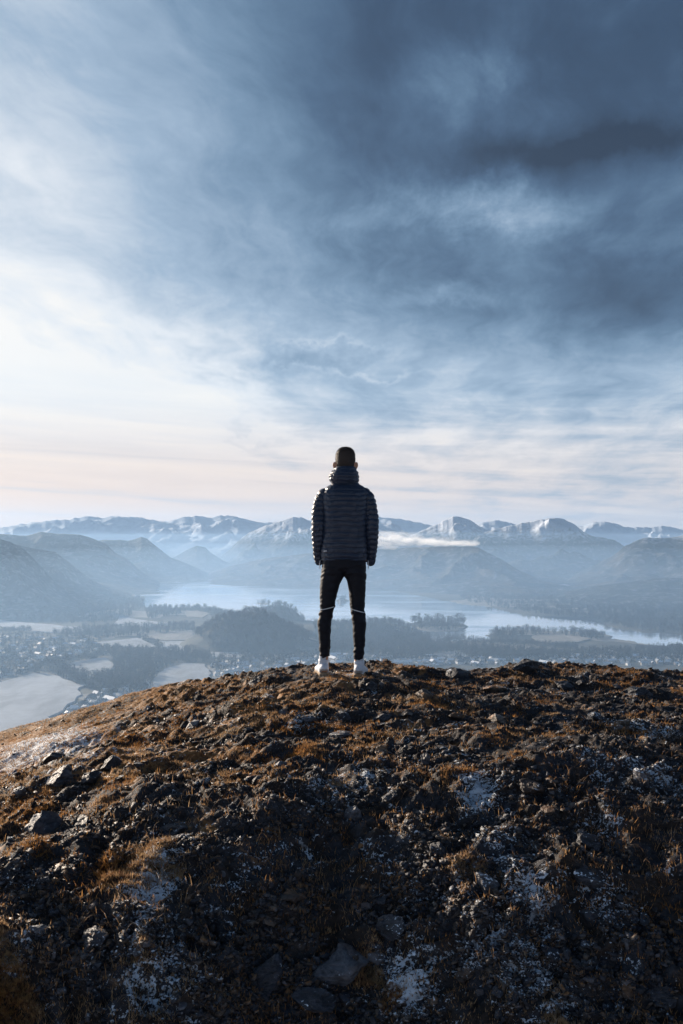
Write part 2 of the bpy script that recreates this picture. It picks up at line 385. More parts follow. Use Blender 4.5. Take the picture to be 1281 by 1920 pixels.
g = t.new('ShaderNodeNewGeometry'); p = g.outputs['Position']
n1 = t.noise(p, 0.003, 5, 0.6, 0.5); n2 = t.noise(p, 0.02, 6, 0.65)
vor = t.new('ShaderNodeTexVoronoi', {'Vector': t.vm('ADD', p, t.vm('SCALE', t.noise(p, 0.004, 2, out=1), 200.0)), 'Scale': 0.0042})
base = t.mix(t.mr(n1, 0.4, 0.6), (0.05, 0.05, 0.04), (0.12, 0.115, 0.085))
vf = t.new('ShaderNodeSeparateXYZ', {0: vor.outputs['Color']}).outputs[0]
base = t.mix(t.mr(vf, 0.62, 0.66), base, (0.30, 0.29, 0.26))
base = t.mix(t.mr(n2, 0.5, 0.62, 0, 0.45), base, (0.045, 0.05, 0.05))
t.l.new(base, b.inputs['Base Color']); b.inputs['Roughness'].default_value = 0.95
link('valley_floor', mesh_np('valley_floor', np.stack([Xg, Yg, Zg], -1).reshape(-1, 3), grid_faces(len(ys), len(us)), [m_floor]), kind='structure',
     label='hazy valley floor of woods and frosted pasture round the lake', cat='ground')
m_water, t, b = material('lake_water')
b.inputs['Base Color'].default_value = (0.95, 0.95, 0.96, 1); b.inputs['Metallic'].default_value = 0.95
b.inputs['Specular IOR Level'].default_value = 0.6; b.inputs['IOR'].default_value = 1.6
p = t.new('ShaderNodeNewGeometry').outputs['Position']
n1 = t.noise(t.vm('MULTIPLY', p, (0.0016, 0.006, 1)), 1.0, 4, 0.55, 0.5)
t.l.new(t.mr(n1, 0.48, 0.62, 0.03, 0.22), b.inputs['Roughness'])
bm_ = t.new('ShaderNodeBump', {'Strength': 0.25, 'Distance': 0.25, 'Height': t.noise(t.vm('MULTIPLY', p, (0.05, 0.16, 1)), 1.0, 4)})
t.l.new(bm_.outputs[0], b.inputs['Normal'])
link('lake_water', mesh_np('lake_water', [(-2500, 1900, -295), (4200, 1900, -295), (4200, 9000, -295), (-2500, 9000, -295)], [(0, 1, 2, 3)], [m_water]), kind='structure',
     label='wide pale lake filling the valley beyond the town', cat='lake')

# fields
M_field = []
for nm, c in (('frosted_field', (0.48, 0.51, 0.54)), ('pale_field', (0.40, 0.43, 0.46)), ('tan_field', (0.35, 0.33, 0.29))):
    m, t, b = material(nm); p = t.new('ShaderNodeNewGeometry').outputs['Position']
    n1 = t.noise(t.vm('MULTIPLY', p, (0.02, 0.006, 1)), 1.0, 5, 0.6, 0.6)
    n2 = t.noise(p, 0.05, 5, 0.6)
    c1 = t.mix(t.mr(n1, 0.42, 0.62), tuple(q * 1.1 for q in c), tuple(q * 0.72 for q in c))
    t.l.new(t.mix(t.mr(n2, 0.4, 0.7, 0, 0.35), c1, tuple(q * 0.6 for q in c)), b.inputs['Base Color'])
    b.inputs['Roughness'].default_value = 0.95; M_field.append(m)
FIELDS = [([(0, 1163), (60, 1168), (110, 1172), (162, 1178), (152, 1184), (100, 1186), (60, 1183), (0, 1172), (-80, 1165)], 0, 'pale field below the wooded hill at the left edge'),
          ([(225, 1154), (250, 1160), (285, 1165), (322, 1168), (295, 1173), (250, 1173), (215, 1170)], 0, 'thin bright field strip left of the round wooded hill'),
          ([(262, 1195), (290, 1189), (360, 1186), (366, 1199), (310, 1201)], 2, 'upper tan field in front of the round wooded hill'),
          ([(262, 1197), (310, 1203), (366, 1201), (370, 1213), (345, 1219), (312, 1217)], 0, 'pale field split by a hedge below the tan one'),
          ([(178, 1205), (258, 1196), (304, 1217), (262, 1214), (210, 1210)], 1, 'narrow grey field left of the hedge line'),
          ([(108, 1247), (150, 1238), (195, 1233), (214, 1246), (205, 1262), (172, 1271), (140, 1258)], 1, 'small grey field between the woods at left'),
          ([(-60, 1290), (0, 1278), (66, 1262), (95, 1264), (153, 1285), (147, 1306), (120, 1330), (60, 1365), (0, 1385), (-80, 1390)], 0, 'largest frosted field, at the left edge nearest the hilltop'),
          ([(282, 1292), (292, 1270), (312, 1254), (345, 1243), (383, 1245), (394, 1262), (392, 1285), (340, 1310)], 1, 'rounded grey field just over the hilltop skyline'),
          ([(832, 1202), (900, 1202), (960, 1205), (1030, 1211), (1082, 1218), (1060, 1223), (1000, 1221), (950, 1217), (880, 1213)], 2, 'long tan meadow on the near lake shore right of the person'),
          ([(996, 1192), (1040, 1190), (1085, 1193), (1108, 1198), (1080, 1204), (1040, 1204), (1005, 1200)], 2, 'tan clearing inside the wooded lake point'),
          ([(345, 1146), (370, 1145), (392, 1150), (380, 1158), (352, 1156)], 2, 'little clearing among the trees on the near lake shore'),
          ([(812, 1225), (860, 1222), (885, 1230), (850, 1236), (815, 1234)], 1, 'small grey field above the town right of the person'),
          ([(395, 1222), (430, 1218), (470, 1224), (450, 1233), (400, 1232)], 1, 'dull field at the foot of the round wooded hill'),
          ([(1000, 1100), (1060, 1095), (1110, 1100), (1060, 1106)], 0, 'faint frosted field beyond the lake at right'),
          ([(880, 1098), (930, 1093), (990, 1095), (960, 1103), (900, 1105)], 1, 'faint grey field at the foot of the right hand fell'),
          ([(1010, 1084), (1060, 1080), (1090, 1084), (1050, 1090)], 0, 'far frosted field between the two right hand fells'),
          ([(300, 1078), (340, 1073), (370, 1074), (350, 1079)], 0, 'far pale meadow at the head of the lake')]
for poly, mi, lab in FIELDS:
    w2 = proj(poly, -291.0)
    # subdivide the outline so that edges look uneven
    out_ = []
    for i in range(len(w2)):
        a_, b_ = np.array(w2[i]), np.array(w2[(i + 1) % len(w2)])
        for s in np.linspace(0, 1, 6)[:-1]: out_.append(a_ + (b_ - a_) * s)
    P = np.array(out_); L = np.linalg.norm(P - P.mean(0), axis=1).mean()
    P = P + np.stack([fbm(P[:, 0] / 50, P[:, 1] / 50, 3, 81), fbm(P[:, 0] / 50, P[:, 1] / 50, 3, 82)], 1) * L * 0.05
    cx, cy_ = P.mean(0); n = len(P)
    V = [(cx, cy_, -289.8)] + [(a_, b_, -290.6) for a_, b_ in P] + [(a_ + (a_ - cx) * 0.04, b_ + (b_ - cy_) * 0.04, -296.0) for a_, b_ in P]
    F = [(0, 1 + i, 1 + (i + 1) % n, 1 + (i + 1) % n) for i in range(n)]
    me = bpy.data.meshes.new('field'); me.from_pydata(V, [], [(0, 1 + i, 1 + (i + 1) % n) for i in range(n)] + [(1 + i, 1 + n + i, 1 + n + (i + 1) % n, 1 + (i + 1) % n) for i in range(n)])
    me.materials.append(M_field[mi]); link('field', me, kind='structure', label=lab, cat='field')

# ------------------------------------------------------------------ trees
M_bark = simple_mat('bark', (0.035, 0.03, 0.027), 0.9)
M_twigs = simple_mat('bare_twigs', (0.045, 0.042, 0.04), 0.9, var=0.3, vscale=0.4)
M_pine = simple_mat('conifer_green', (0.02, 0.03, 0.026), 0.9, var=0.3, vscale=0.4)
def tree_mesh(kind, seed):
    r = np.random.default_rng(seed); V = []; F = []; mi = []
    def tri(a, b_, c, m): n = len(V); V.extend([a, b_, c]); F.append((n, n + 1, n + 2)); mi.append(m)
    h = 15.0
    for k in range(5):                          # tapered trunk
        a0, a1 = 2 * np.pi * k / 5, 2 * np.pi * (k + 1) / 5
        p0 = (0.4 * np.cos(a0), 0.4 * np.sin(a0), -1.5); p1 = (0.4 * np.cos(a1), 0.4 * np.sin(a1), -1.5); top = (r.normal(0, .2), r.normal(0, .2), h * 0.9)
        tri(p0, p1, top, 0)
    n = 95
    for i in range(n):
        if kind == 'pine':
            z = h * (0.12 + 0.88 * r.random() ** 1.2); rad = (1 - z / h) * 3.2 * (0.5 + 0.6 * r.random()) + 0.25; a = r.random() * 6.283
            c = np.array([np.cos(a) * rad * r.random() ** .4, np.sin(a) * rad * r.random() ** .4, z]); s = 0.9 + 0.9 * (1 - z / h)
        elif kind == 'scots':
            a = r.random() * 6.283; q = r.random() ** .4
            c = np.array([np.cos(a) * 3.6 * q, np.sin(a) * 3.6 * q, h * (0.72 + 0.26 * (r.random() - .5) * 1.9)]); s = 1.4
        else:
            dd = r.normal(size=3); dd /= np.linalg.norm(dd); q = r.random() ** .35
            c = dd * q * np.array([5.2, 5.2, 5.6]) * (1 + 0.25 * np.sin(3 * dd[0] + seed) * np.cos(4 * dd[1])) + np.array([0, 0, h * 0.6]); s = 1.25
        M = r.normal(size=(3, 3)); M /= np.linalg.norm(M, axis=1)[:, None]
        P = c + M * s * np.array([1, 1, .7])
        tri(tuple(P[0]), tuple(P[1]), tuple(P[2]), 1)
    if kind == 'broad':
        for i in range(6):
            a = r.random() * 6.283; z0 = h * r.uniform(.25, .45); e = np.array([np.cos(a) * 4, np.sin(a) * 4, h * .75])
            tri((0.2, 0, z0), (-0.2, 0, z0 + .4), tuple(e), 0)
    return mesh_np(kind + '_tree', V, F, [M_bark, M_pine if kind != 'broad' else M_twigs], False, mi)
TM = [tree_mesh('broad', 1), tree_mesh('broad', 2), tree_mesh('pine', 3), tree_mesh('broad', 4), tree_mesh('scots', 5)]
def place_tree(px, py, label, group, kindw=(4, 4, 2, 4, 1), s=1.0, zf=None):
    if zf is None: x, y = px_plane(px, py, -292.5); x, y = float(x), float(y)
    else: x, y = zf
    z = float(floor_h(np.array([x]), np.array([y]))[0])
    if z < -296: z = -295.5
    me = random.choices(TM, kindw)[0]
    o = link('tree', me, label=label, cat='tree', group=group, loc=(x, y, z))
    k = s * random.uniform(.75, 1.2); o.scale = (k * random.uniform(.85, 1.15), k, k); o.rotation_euler[2] = random.random() * 6.28
    return o
def rand_in(poly, n, seed=0):
    r = np.random.default_rng(seed); P = np.array(poly, float); lo, hi = P.min(0), P.max(0); res = []
    while len(res) < n:
        q = lo + (hi - lo) * r.random((n * 3, 2)); q = q[in_poly(q[:, 0], q[:, 1], poly)]; res.extend(q.tolist())
    return res[:n]
# individually placed trees (those that show largest)
for px in (571, 577, 583, 589, 600, 622, 627, 634, 646, 652, 657, 662): place_tree(px, 1167 + random.uniform(-.5, .8), 'bare tree in the spaced row on the meadow edge behind the person\'s legs', 'trees in a spaced row behind the legs', (4, 4, 0, 4, 0), 1.1)
for q in rand_in([(768, 1170), (776, 1178), (800, 1182), (830, 1183), (860, 1181), (877, 1175), (868, 1170), (830, 1168), (790, 1167)], 62, 3):
    place_tree(q[0], q[1], 'dark tree crowded on the large wooded island right of the person', 'trees on the large island', (2, 2, 3, 2, 2), 2.3)
for q in rand_in([(480, 1132), (492, 1135), (506, 1133), (498, 1130), (488, 1130)], 12, 4): place_tree(q[0], q[1], 'tree on the tiny island left of the person', 'trees on the tiny island', s=1.5)
for q in rand_in(ISL['mid'], 10, 5): place_tree(q[0], q[1], 'tree on the hazy islet seen between the person\'s legs', 'trees on the islet between the legs', s=1.8)
for q in rand_in([(918, 1184), (960, 1183), (1010, 1183), (1090, 1186), (1143, 1197), (1110, 1200), (1060, 1190), (990, 1190), (960, 1199), (920, 1200)], 86, 6):
    place_tree(q[0], q[1], 'tree rimming the wooded lake point at right', 'trees on the wooded lake point', s=1.55)
for q in rand_in([(950, 1222), (1100, 1222), (1100, 1230), (950, 1230)], 14, 7): place_tree(q[0], q[1], 'dark conifer standing in the line behind the town houses at right', 'conifers behind the town', (0, 0, 1, 0, 0), 1.3)
for q in rand_in([(195, 1222), (300, 1228), (385, 1225), (390, 1240), (320, 1246), (240, 1262), (200, 1240)], 60, 8):
    place_tree(q[0], q[1], 'tree in the wood between the left fields and the round hill', 'trees of the wood by the left fields', s=1.1)
for q in rand_in([(150, 1262), (180, 1275), (228, 1268), (240, 1290), (190, 1300), (158, 1290)], 30, 9): place_tree(q[0], q[1], 'near tree along the edge of the largest frosted field', 'trees beside the largest field', s=.9)

WOODS = [([(0, 1128), (120, 1110), (200, 1112), (268, 1122), (272, 1138), (240, 1158), (200, 1168), (120, 1170), (60, 1165), (0, 1158), (-60, 1155)], 1300),
         ([(270, 1141), (330, 1139), (400, 1140), (445, 1152), (480, 1157), (470, 1164), (400, 1163), (392, 1152), (350, 1146), (330, 1156), (300, 1156), (280, 1165)], 420),
         ([(355, 1212), (380, 1190), (410, 1172), (440, 1165), (500, 1168), (540, 1180), (585, 1195), (575, 1214), (500, 1222), (400, 1220)], 1500),
         ([(484, 1164), (500, 1154), (530, 1152), (555, 1155), (573, 1165), (530, 1168)], 240),
         ([(100, 1186), (200, 1176), (250, 1175), (365, 1173), (365, 1185), (290, 1188), (255, 1193), (180, 1198), (100, 1194)], 420),
         ([(190, 1217), (300, 1222), (360, 1218), (400, 1232), (385, 1244), (330, 1244), (285, 1262), (240, 1275), (215, 1262), (212, 1240)], 500),
         ([(96, 1240), (112, 1250), (170, 1272), (230, 1262), (250, 1285), (190, 1302), (150, 1286), (95, 1262), (60, 1258)], 300),
         ([(588, 1178), (650, 1172), (720, 1170), (760, 1178), (800, 1198), (830, 1207), (940, 1220), (1060, 1226), (1281, 1218), (1400, 1222), (1400, 1234), (900, 1236), (700, 1226), (600, 1222)], 2600),
         ([(918, 1184), (1000, 1183), (1100, 1186), (1145, 1198), (1110, 1200), (1040, 1190), (990, 1191), (960, 1199), (920, 1200)], 130),
         ([(860, 1120), (900, 1108), (1000, 1106), (1100, 1108), (1281, 1112), (1450, 1118), (1450, 1192), (1281, 1188), (1200, 1182), (1150, 1173), (1110, 1160), (1000, 1151), (940, 1140), (880, 1130)], 3600),
         ([(0, 1188), (100, 1196), (190, 1200), (200, 1232), (100, 1245), (60, 1260), (0, 1275), (-80, 1270), (-80, 1190)], 430),
         ([(240, 1275), (300, 1262), (290, 1280), (270, 1300), (230, 1310), (190, 1315)], 110),
         ([(395, 1235), (480, 1228), (600, 1225), (600, 1245), (400, 1262)], 170),
         ([(700, 1228), (1281, 1232), (1281, 1242), (700, 1240)], 330),
         ([(300, 1088), (330, 1080), (262, 1098), (240, 1108), (200, 1105), (250, 1092)], 90)]
HEDGES = [[(258, 1196), (304, 1217)], [(262, 1196), (366, 1200)], [(0, 1172), (152, 1185)], [(66, 1262), (153, 1285), (147, 1306)], [(0, 1186), (60, 1184), (162, 1178)], [(830, 1202), (1082, 1218)], [(108, 1247), (195, 1233)], [(395, 1222), (470, 1224)]]
pts = []
for i, (poly, n) in enumerate(WOODS): pts += rand_in(poly, n, 100 + i)
for h_ in HEDGES:
    for a_, b_ in zip(h_[:-1], h_[1:]):
        n = int(math.dist(a_, b_) / 1.6)
        pts += [(a_[0] + (b_[0] - a_[0]) * s, a_[1] + (b_[1] - a_[1]) * s + random.uniform(-.4, .4)) for s in np.linspace(0, 1, n)]
P = np.array(pts); wx, wy = px_plane(P[:, 0], P[:, 1], -293.0)
wz = floor_h(wx, wy)
fields_w = [proj(f[0], -291.0) for f in FIELDS]
bad = wz < -297
bad[:] = wz < -297
for i, f in enumerate(fields_w):
    bad[:-260] |= in_poly(wx[:-260], wy[:-260], f)
wx, wy, wz = wx[~bad], wy[~bad], wz[~bad]
def woods_gn(name, tree_obj, X, Y, Z, label, smin, smax):
    me = bpy.data.meshes.new(name); me.vertices.add(len(X)); me.vertices.foreach_set('co', np.stack([X, Y, Z], 1).astype(np.float32).ravel())
    at = me.attributes.new('tree_size', 'FLOAT', 'POINT'); at.data.foreach_set('value', rng.uniform(smin, smax, len(X)).astype(np.float32))
    at = me.attributes.new('tree_turn', 'FLOAT', 'POINT'); at.data.foreach_set('value', rng.uniform(0, 6.28, len(X)).astype(np.float32))
    o = link(name, me, label=label, cat='trees', kind='stuff')
    ng = bpy.data.node_groups.new(name, 'GeometryNodeTree')
    ng.interface.new_socket('Geometry', in_out='INPUT', socket_type='NodeSocketGeometry'); ng.interface.new_socket('Geometry', in_out='OUTPUT', socket_type='NodeSocketGeometry')
    gi = ng.nodes.new('NodeGroupInput'); go = ng.nodes.new('NodeGroupOutput')
    oi = ng.nodes.new('GeometryNodeObjectInfo'); oi.inputs[0].default_value = tree_obj; oi.transform_space = 'ORIGINAL'
    ip = ng.nodes.new('GeometryNodeInstanceOnPoints')
    a1 = ng.nodes.new('GeometryNodeInputNamedAttribute'); a1.data_type = 'FLOAT'; a1.inputs[0].default_value = 'tree_size'
    a2 = ng.nodes.new('GeometryNodeInputNamedAttribute'); a2.data_type = 'FLOAT'; a2.inputs[0].default_value = 'tree_turn'
    cx_ = ng.nodes.new('ShaderNodeCombineXYZ')
    L = ng.links.new
    L(gi.outputs[0], ip.inputs['Points']); L(oi.outputs['Geometry'], ip.inputs['Instance'])
    L(a2.outputs[0], cx_.inputs[2]); L(cx_.outputs[0], ip.inputs['Rotation']); L(a1.outputs[0], ip.inputs['Scale']); L(ip.outputs[0], go.inputs[0])
    md = o.modifiers.new('trees', 'NODES'); md.node_group = ng
    return o
src = {}
for o in C.objects:
    if o.name.split('.')[0] == 'tree': src.setdefault(o.data.name, o)
srcs = [src[m.name] for m in TM if m.name in src]
sel = rng.choice(len(srcs), len(wx), p=np.array([.27, .27, .16, .24, .06])[:len(srcs)] / sum([.27, .27, .16, .24, .06][:len(srcs)]))
for k, so in enumerate(srcs):
    q = sel == k
    woods_gn('woodland', so, wx[q], wy[q], wz[q], ['mass of bare winter trees filling the valley woods', 'bare round crowned trees spread through the valley woods', 'dark conifers scattered through the valley woods',
             'wide bare trees mixed into the valley woods and hedges', 'flat topped pines dotted through the valley woods'][k], .8, 1.6)

# ------------------------------------------------------------------ houses
M_wall = [simple_mat('white_render', (0.8, 0.8, 0.78), 0.8), simple_mat('grey_stone', (0.26, 0.25, 0.24), 0.9), simple_mat('cream_render', (0.6, 0.54, 0.45), 0.8)]
M_roof = [simple_mat('frosted_slate', (0.42, 0.46, 0.5), 0.55, 0.5), simple_mat('dark_slate', (0.09, 0.1, 0.12), 0.4, 0.5), simple_mat('white_frosted_roof', (0.8, 0.84, 0.9), 0.5, 0.5)]
M_glass = simple_mat('window_glass', (0.03, 0.035, 0.04), 0.15, 0.6)
def house_arrays(L, W, H, Rr):
    V = []; F = []; mi = []
    def add(vs, fs, m):
        n = len(V); V.extend(vs); F.extend([tuple(i + n for i in f) for f in fs]); mi.extend([m] * len(fs))
    x, y = L / 2, W / 2
    add([(-x, -y, -3), (x, -y, -3), (x, y, -3), (-x, y, -3), (-x, -y, H), (x, -y, H), (x, y, H), (-x, y, H)], [(0, 1, 5, 4), (1, 2, 6, 5), (2, 3, 7, 6), (3, 0, 4, 7)], 0)
    add([(-x, -y, H), (-x, y, H), (-x, 0, H + Rr), (-x, 0, H + Rr)], [(0, 1, 2, 3)], 0); add([(x, -y, H), (x, y, H), (x, 0, H + Rr), (x, 0, H + Rr)], [(0, 1, 2, 3)], 0)
    e = .5; k = Rr / y
    add([(-x - e, -y - e, H - k * e), (x + e, -y - e, H - k * e), (x + e, 0, H + Rr + .15), (-x - e, 0, H + Rr + .15)], [(0, 1, 2, 3)], 1)
    add([(-x - e, y + e, H - k * e), (x + e, y + e, H - k * e), (x + e, 0, H + Rr + .15), (-x - e, 0, H + Rr + .15)], [(0, 1, 2, 3)], 1)
    c = x - 1
    add([(c - .5, -.5, H), (c + .5, -.5, H), (c + .5, .5, H), (c - .5, .5, H), (c - .5, -.5, H + Rr + 1.3), (c + .5, -.5, H + Rr + 1.3), (c + .5, .5, H + Rr + 1.3), (c - .5, .5, H + Rr + 1.3)],
        [(0, 1, 5, 4), (1, 2, 6, 5), (2, 3, 7, 6), (3, 0, 4, 7), (4, 5, 6, 7)], 0)
    for q in np.linspace(-x + 1.6, x - 1.6, max(2, int(L / 3.5))):
        for z in (1.2, 3.9):
            if z + 1.3 < H + .5:
                for s in (-1, 1): add([(q - .5, s * (y + .03), z), (q + .5, s * (y + .03), z), (q + .5, s * (y + .03), z + 1.2), (q - .5, s * (y + .03), z + 1.2)], [(0, 1, 2, 3)], 2)
    return V, F, mi
HM = []
for i in range(9):
    L_, W_, H_, R_ = [(10, 7, 5.4, 2.8), (13, 8, 5.6, 3.2), (18, 8, 5.5, 3), (8, 7, 5, 2.6), (26, 9, 6, 3), (11, 8, 3, 3), (34, 14, 5, 3), (12, 9, 7.5, 3.5), (9, 7, 5.2, 3)][i]
    V, F, mi = house_arrays(L_, W_, H_, R_)
    me = bpy.data.meshes.new('house'); me.from_pydata(V, [], [tuple(dict.fromkeys(f)) for f in F])
    for m in (M_wall[i % 3 if i != 6 else 0], M_roof[[0, 2, 1, 0, 2, 0, 2, 1, 0][i]], M_glass): me.materials.append(m)
    me.polygons.foreach_set('material_index', mi); me.update(); HM.append((me, V, F, mi))
CL = [([(0, 1196), (110, 1196), (185, 1204), (195, 1222), (130, 1232), (90, 1240), (30, 1245), (-30, 1240)], 70, -.5, 'small pale house among trees in the village at the left edge', 'houses of the village at the left edge'),
      ([(0, 1256), (50, 1248), (62, 1254), (0, 1276), (-40, 1280)], 24, -.7, 'terraced house in the tight row beside the largest field', 'houses of the terrace by the largest field'),
      ([(160, 1318), (190, 1296), (240, 1290), (255, 1300), (200, 1322), (130, 1340), (110, 1345)], 36, -.55, 'house with frosted roof just over the hilltop at lower left', 'houses just over the hilltop at lower left'),
      ([(235, 1280), (280, 1278), (275, 1290), (240, 1294)], 8, -.3, 'low house beside the rounded grey field', 'houses beside the rounded field'),
      ([(400, 1245), (440, 1238), (600, 1230), (600, 1247), (500, 1254), (410, 1266)], 62, .5, 'town house close above the skyline left of the person\'s feet', 'town houses left of the feet'),
      ([(615, 1232), (655, 1230), (655, 1246), (615, 1246)], 10, .3, 'town house showing between the person\'s shins', 'town houses between the shins'),
      ([(690, 1234), (800, 1232), (960, 1234), (960, 1244), (800, 1246), (690, 1246)], 34, .2, 'town house directly right of the person above the skyline', 'town houses right of the feet'),
      ([(960, 1236), (1060, 1230), (1160, 1222), (1281, 1226), (1330, 1230), (1281, 1244), (1100, 1244), (960, 1244)], 56, .3, 'town house at the right among dark trees', 'town houses at far right')]
for poly, n, ang, lab, grp in CL:
    for i, q in enumerate(rand_in(poly, n, 300 + n)):
        x, y = px_plane(q[0], q[1], -291.5); x, y = float(x), float(y)
        if any(in_poly(np.array([x]), np.array([y]), f)[0] for f in fields_w): continue
        z = float(floor_h(np.array([x]), np.array([y]))[0])
        if z < -296: continue
        me = random.choices(HM, (5, 4, 3, 5, 2, 3, 1 if n != 10 else 0, 2, 4))[0][0]
        o = link('house', me, label=lab, cat='house', group=grp, loc=(x, y, z)); o.rotation_euler[2] = ang + random.choice((0, 0, 1.57)) + random.uniform(-.25, .25)
        k = random.uniform(.85, 1.3); o.scale = (k, k, k)
# the many further houses: one mass
AV = []; AF = []; AM = []
nb = 0
for poly, n in (([(0, 1190), (200, 1200), (210, 1230), (100, 1245), (-60, 1262), (-60, 1195)], 150), ([(390, 1240), (600, 1226), (700, 1228), (1281, 1228), (1400, 1232), (1400, 1246), (700, 1248), (400, 1268)], 420), ([(110, 1345), (180, 1300), (300, 1284), (280, 1300), (160, 1340)], 50), ([(280, 1090), (330, 1078), (300, 1076)], 12)):
    for q in rand_in(poly, n, 500 + n):
        x, y = px_plane(q[0], q[1], -291.5); x, y = float(x), float(y)
        if any(in_poly(np.array([x]), np.array([y]), f)[0] for f in fields_w): continue
        z = float(floor_h(np.array([x]), np.array([y]))[0])
        if z < -296: continue
        _, V, F, mi = random.choices(HM, (5, 4, 3, 5, 2, 3, 0, 2, 4))[0]
        hm_i = random.randrange(3); a = random.uniform(0, 3.14); ca_, sa_ = math.cos(a), math.sin(a); k = random.uniform(.7, 1.1)
        n0 = len(AV)
        AV += [(x + (vx * ca_ - vy * sa_) * k, y + (vx * sa_ + vy * ca_) * k, z + vz * k) for vx, vy, vz in V]
        AF += [tuple(dict.fromkeys(j + n0 for j in f)) for f in F]; AM += [(hm_i if m_ == 0 else 3 + (hm_i + 1) % 3 if m_ == 1 else 6) for m_ in mi]
me = bpy.data.meshes.new('distant_houses')
keep = [i for i, f in enumerate(AF) if len(set(AV[j] for j in f)) > 2]
me.from_pydata(AV, [], [AF[i] for i in keep])
for m in M_wall + M_roof + [M_glass]: me.materials.append(m)
me.polygons.foreach_set('material_index', [AM[i] for i in keep]); me.update()
link('distant_houses', me, label='the many other tiny houses spread through town and village', cat='houses', kind='stuff')

# ------------------------------------------------------------------ air
def volume_box(name, lo, hi, dens, color, aniso, label):
    m = bpy.data.materials.new(name); m.use_nodes = True; t = NT(m.node_tree); t.n.clear()
    o = t.new('ShaderNodeOutputMaterial'); v_ = t.new('ShaderNodeVolumePrincipled')
    v_.inputs['Density'].default_value = dens; v_.inputs['Color'].default_value = (*color, 1); v_.inputs['Anisotropy'].default_value = aniso
    t.l.new(v_.outputs[0], o.inputs['Volume'])
    m.cycles.homogeneous_volume = True
    V = [(x, y, z) for x in (lo[0], hi[0]) for y in (lo[1], hi[1]) for z in (lo[2], hi[2])]
    F = [(0, 1, 3, 2), (4, 6, 7, 5), (0, 4, 5, 1), (2, 3, 7, 6), (0, 2, 6, 4), (1, 5, 7, 3)]
    return link(name, mesh_np(name, V, F, [m], False), kind='stuff', label=label, cat='haze')
HAZE_COL = (0.43, 0.67, 1.0)
volume_box('haze', (-32000, -3000, -330), (32000, 26000, 640), 3.4e-5, HAZE_COL, 0.27, 'thin blue haze filling the air over the whole valley')
for k_, (top, dn) in enumerate(((25, 5.5e-5), (-70, 9e-5), (-170, 5e-5))):
    volume_box('haze', (-31800 + 200 * k_, -2900 + 80 * k_, -328 + 2 * k_), (31800 - 200 * k_, 25800 - 200 * k_, top), dn, HAZE_COL, 0.27,
               ['upper thin layer of blue valley haze', 'middle layer of blue valley haze round the feet of the fells', 'thickest low layer of blue haze over the lake and town'][k_])
# low cloud bank in front of the far fells
def cloud_bank(name, dens, n, seed, sc, label):
    m = bpy.data.materials.new('low_cloud'); m.use_nodes = True; t = NT(m.node_tree); t.n.clear()
    o_ = t.new('ShaderNodeOutputMaterial'); v_ = t.new('ShaderNodeVolumePrincipled'); v_.inputs['Color'].default_value = (1, 1, 1, 1); v_.inputs['Density'].default_value = dens
    v_.inputs['Anisotropy'].default_value = 0.5; t.l.new(v_.outputs[0], o_.inputs['Volume']); m.cycles.homogeneous_volume = True
    bmc = bmesh.new(); rc = np.random.default_rng(seed)
    for i in range(n):
        q = rc.random() ** 1.3; px = 655 + 228 * q; py = 1012 + 8 * q + rc.normal(0, 3.5 * (1 - q) + 1.0) - 3 * (sc - 1); rx = rc.uniform(28, 85) * (1.15 - .6 * q) * sc; rz = rc.uniform(8, 24) * (1.1 - .8 * q) * sc
        yy = 3900 + rc.normal(0, 70); X, Y, Z = px_at(px, py, yy)
        bmesh.ops.create_icosphere(bmc, subdivisions=3, radius=1.0, matrix=Matrix.Translation((float(X), yy, float(Z))) @ Matrix.Diagonal((rx, rc.uniform(40, 90), rz, 1)))
    me = bpy.data.meshes.new(name); bmc.to_mesh(me); bmc.free()
    co = np.zeros(len(me.vertices) * 3, np.float32); me.vertices.foreach_get('co', co); co = co.reshape(-1, 3)
    co[:, 2] += 9 * fbm(co[:, 0] / 45, co[:, 1] / 50, 4, 91); me.vertices.foreach_set('co', co.ravel()); me.materials.append(m)
    link(name, me, kind='stuff', label=label, cat='cloud')
cloud_bank('cloud_bank', 0.0075, 70, 12, 1.0, 'bright white bank of low cloud across the fells right of the person')
cloud_bank('cloud_bank', 0.0028, 40, 14, 1.7, 'thin soft edge of mist round the white cloud bank')
# ------------------------------------------------------------------ hilltop
FEET = (-0.03, 6.95)
def H0(x, y):
    """broad shape of the summit"""
    h = -0.262 * sp(-x - 0.75, 3.0)                                  # left flank falls away
    h = h - 0.10 * sp(-x - 3.6, 1.5)
    lip = 4.45 + 0.24 * np.clip(x, -3, 4) + 0.35 * fbm(x / 1.4, y * 0 + 3.3, 2, 5)
    q = np.clip(lip - y, 0, None)
    h = h - np.where(q < 1.7, 0.18 * q * q, 0.18 * 1.7 ** 2 + 0.612 * (q - 1.7) - 0.078 * np.clip(q - 1.7, 0, 3.4) ** 2)
    h = h - 0.045 * np.clip(x - 0.5, 0, 5) * sst(4.0, 7.0, y)
    yb = 7.35 + 0.12 * np.abs(x)
    q = np.clip(y - yb, 0, None)
    h = h - np.where(q < 2, 0.10 * q * q, 0.4 + 0.42 * (q - 2))     # behind the crest
    q = np.clip(np.abs(x) - 9, 0, None)
    h = h - 0.03 * q * q * (q < 8) - (q >= 8) * (1.92 + 0.45 * (q - 8))
    return h
_cr = np.random.default_rng(99).random((4096, 5))
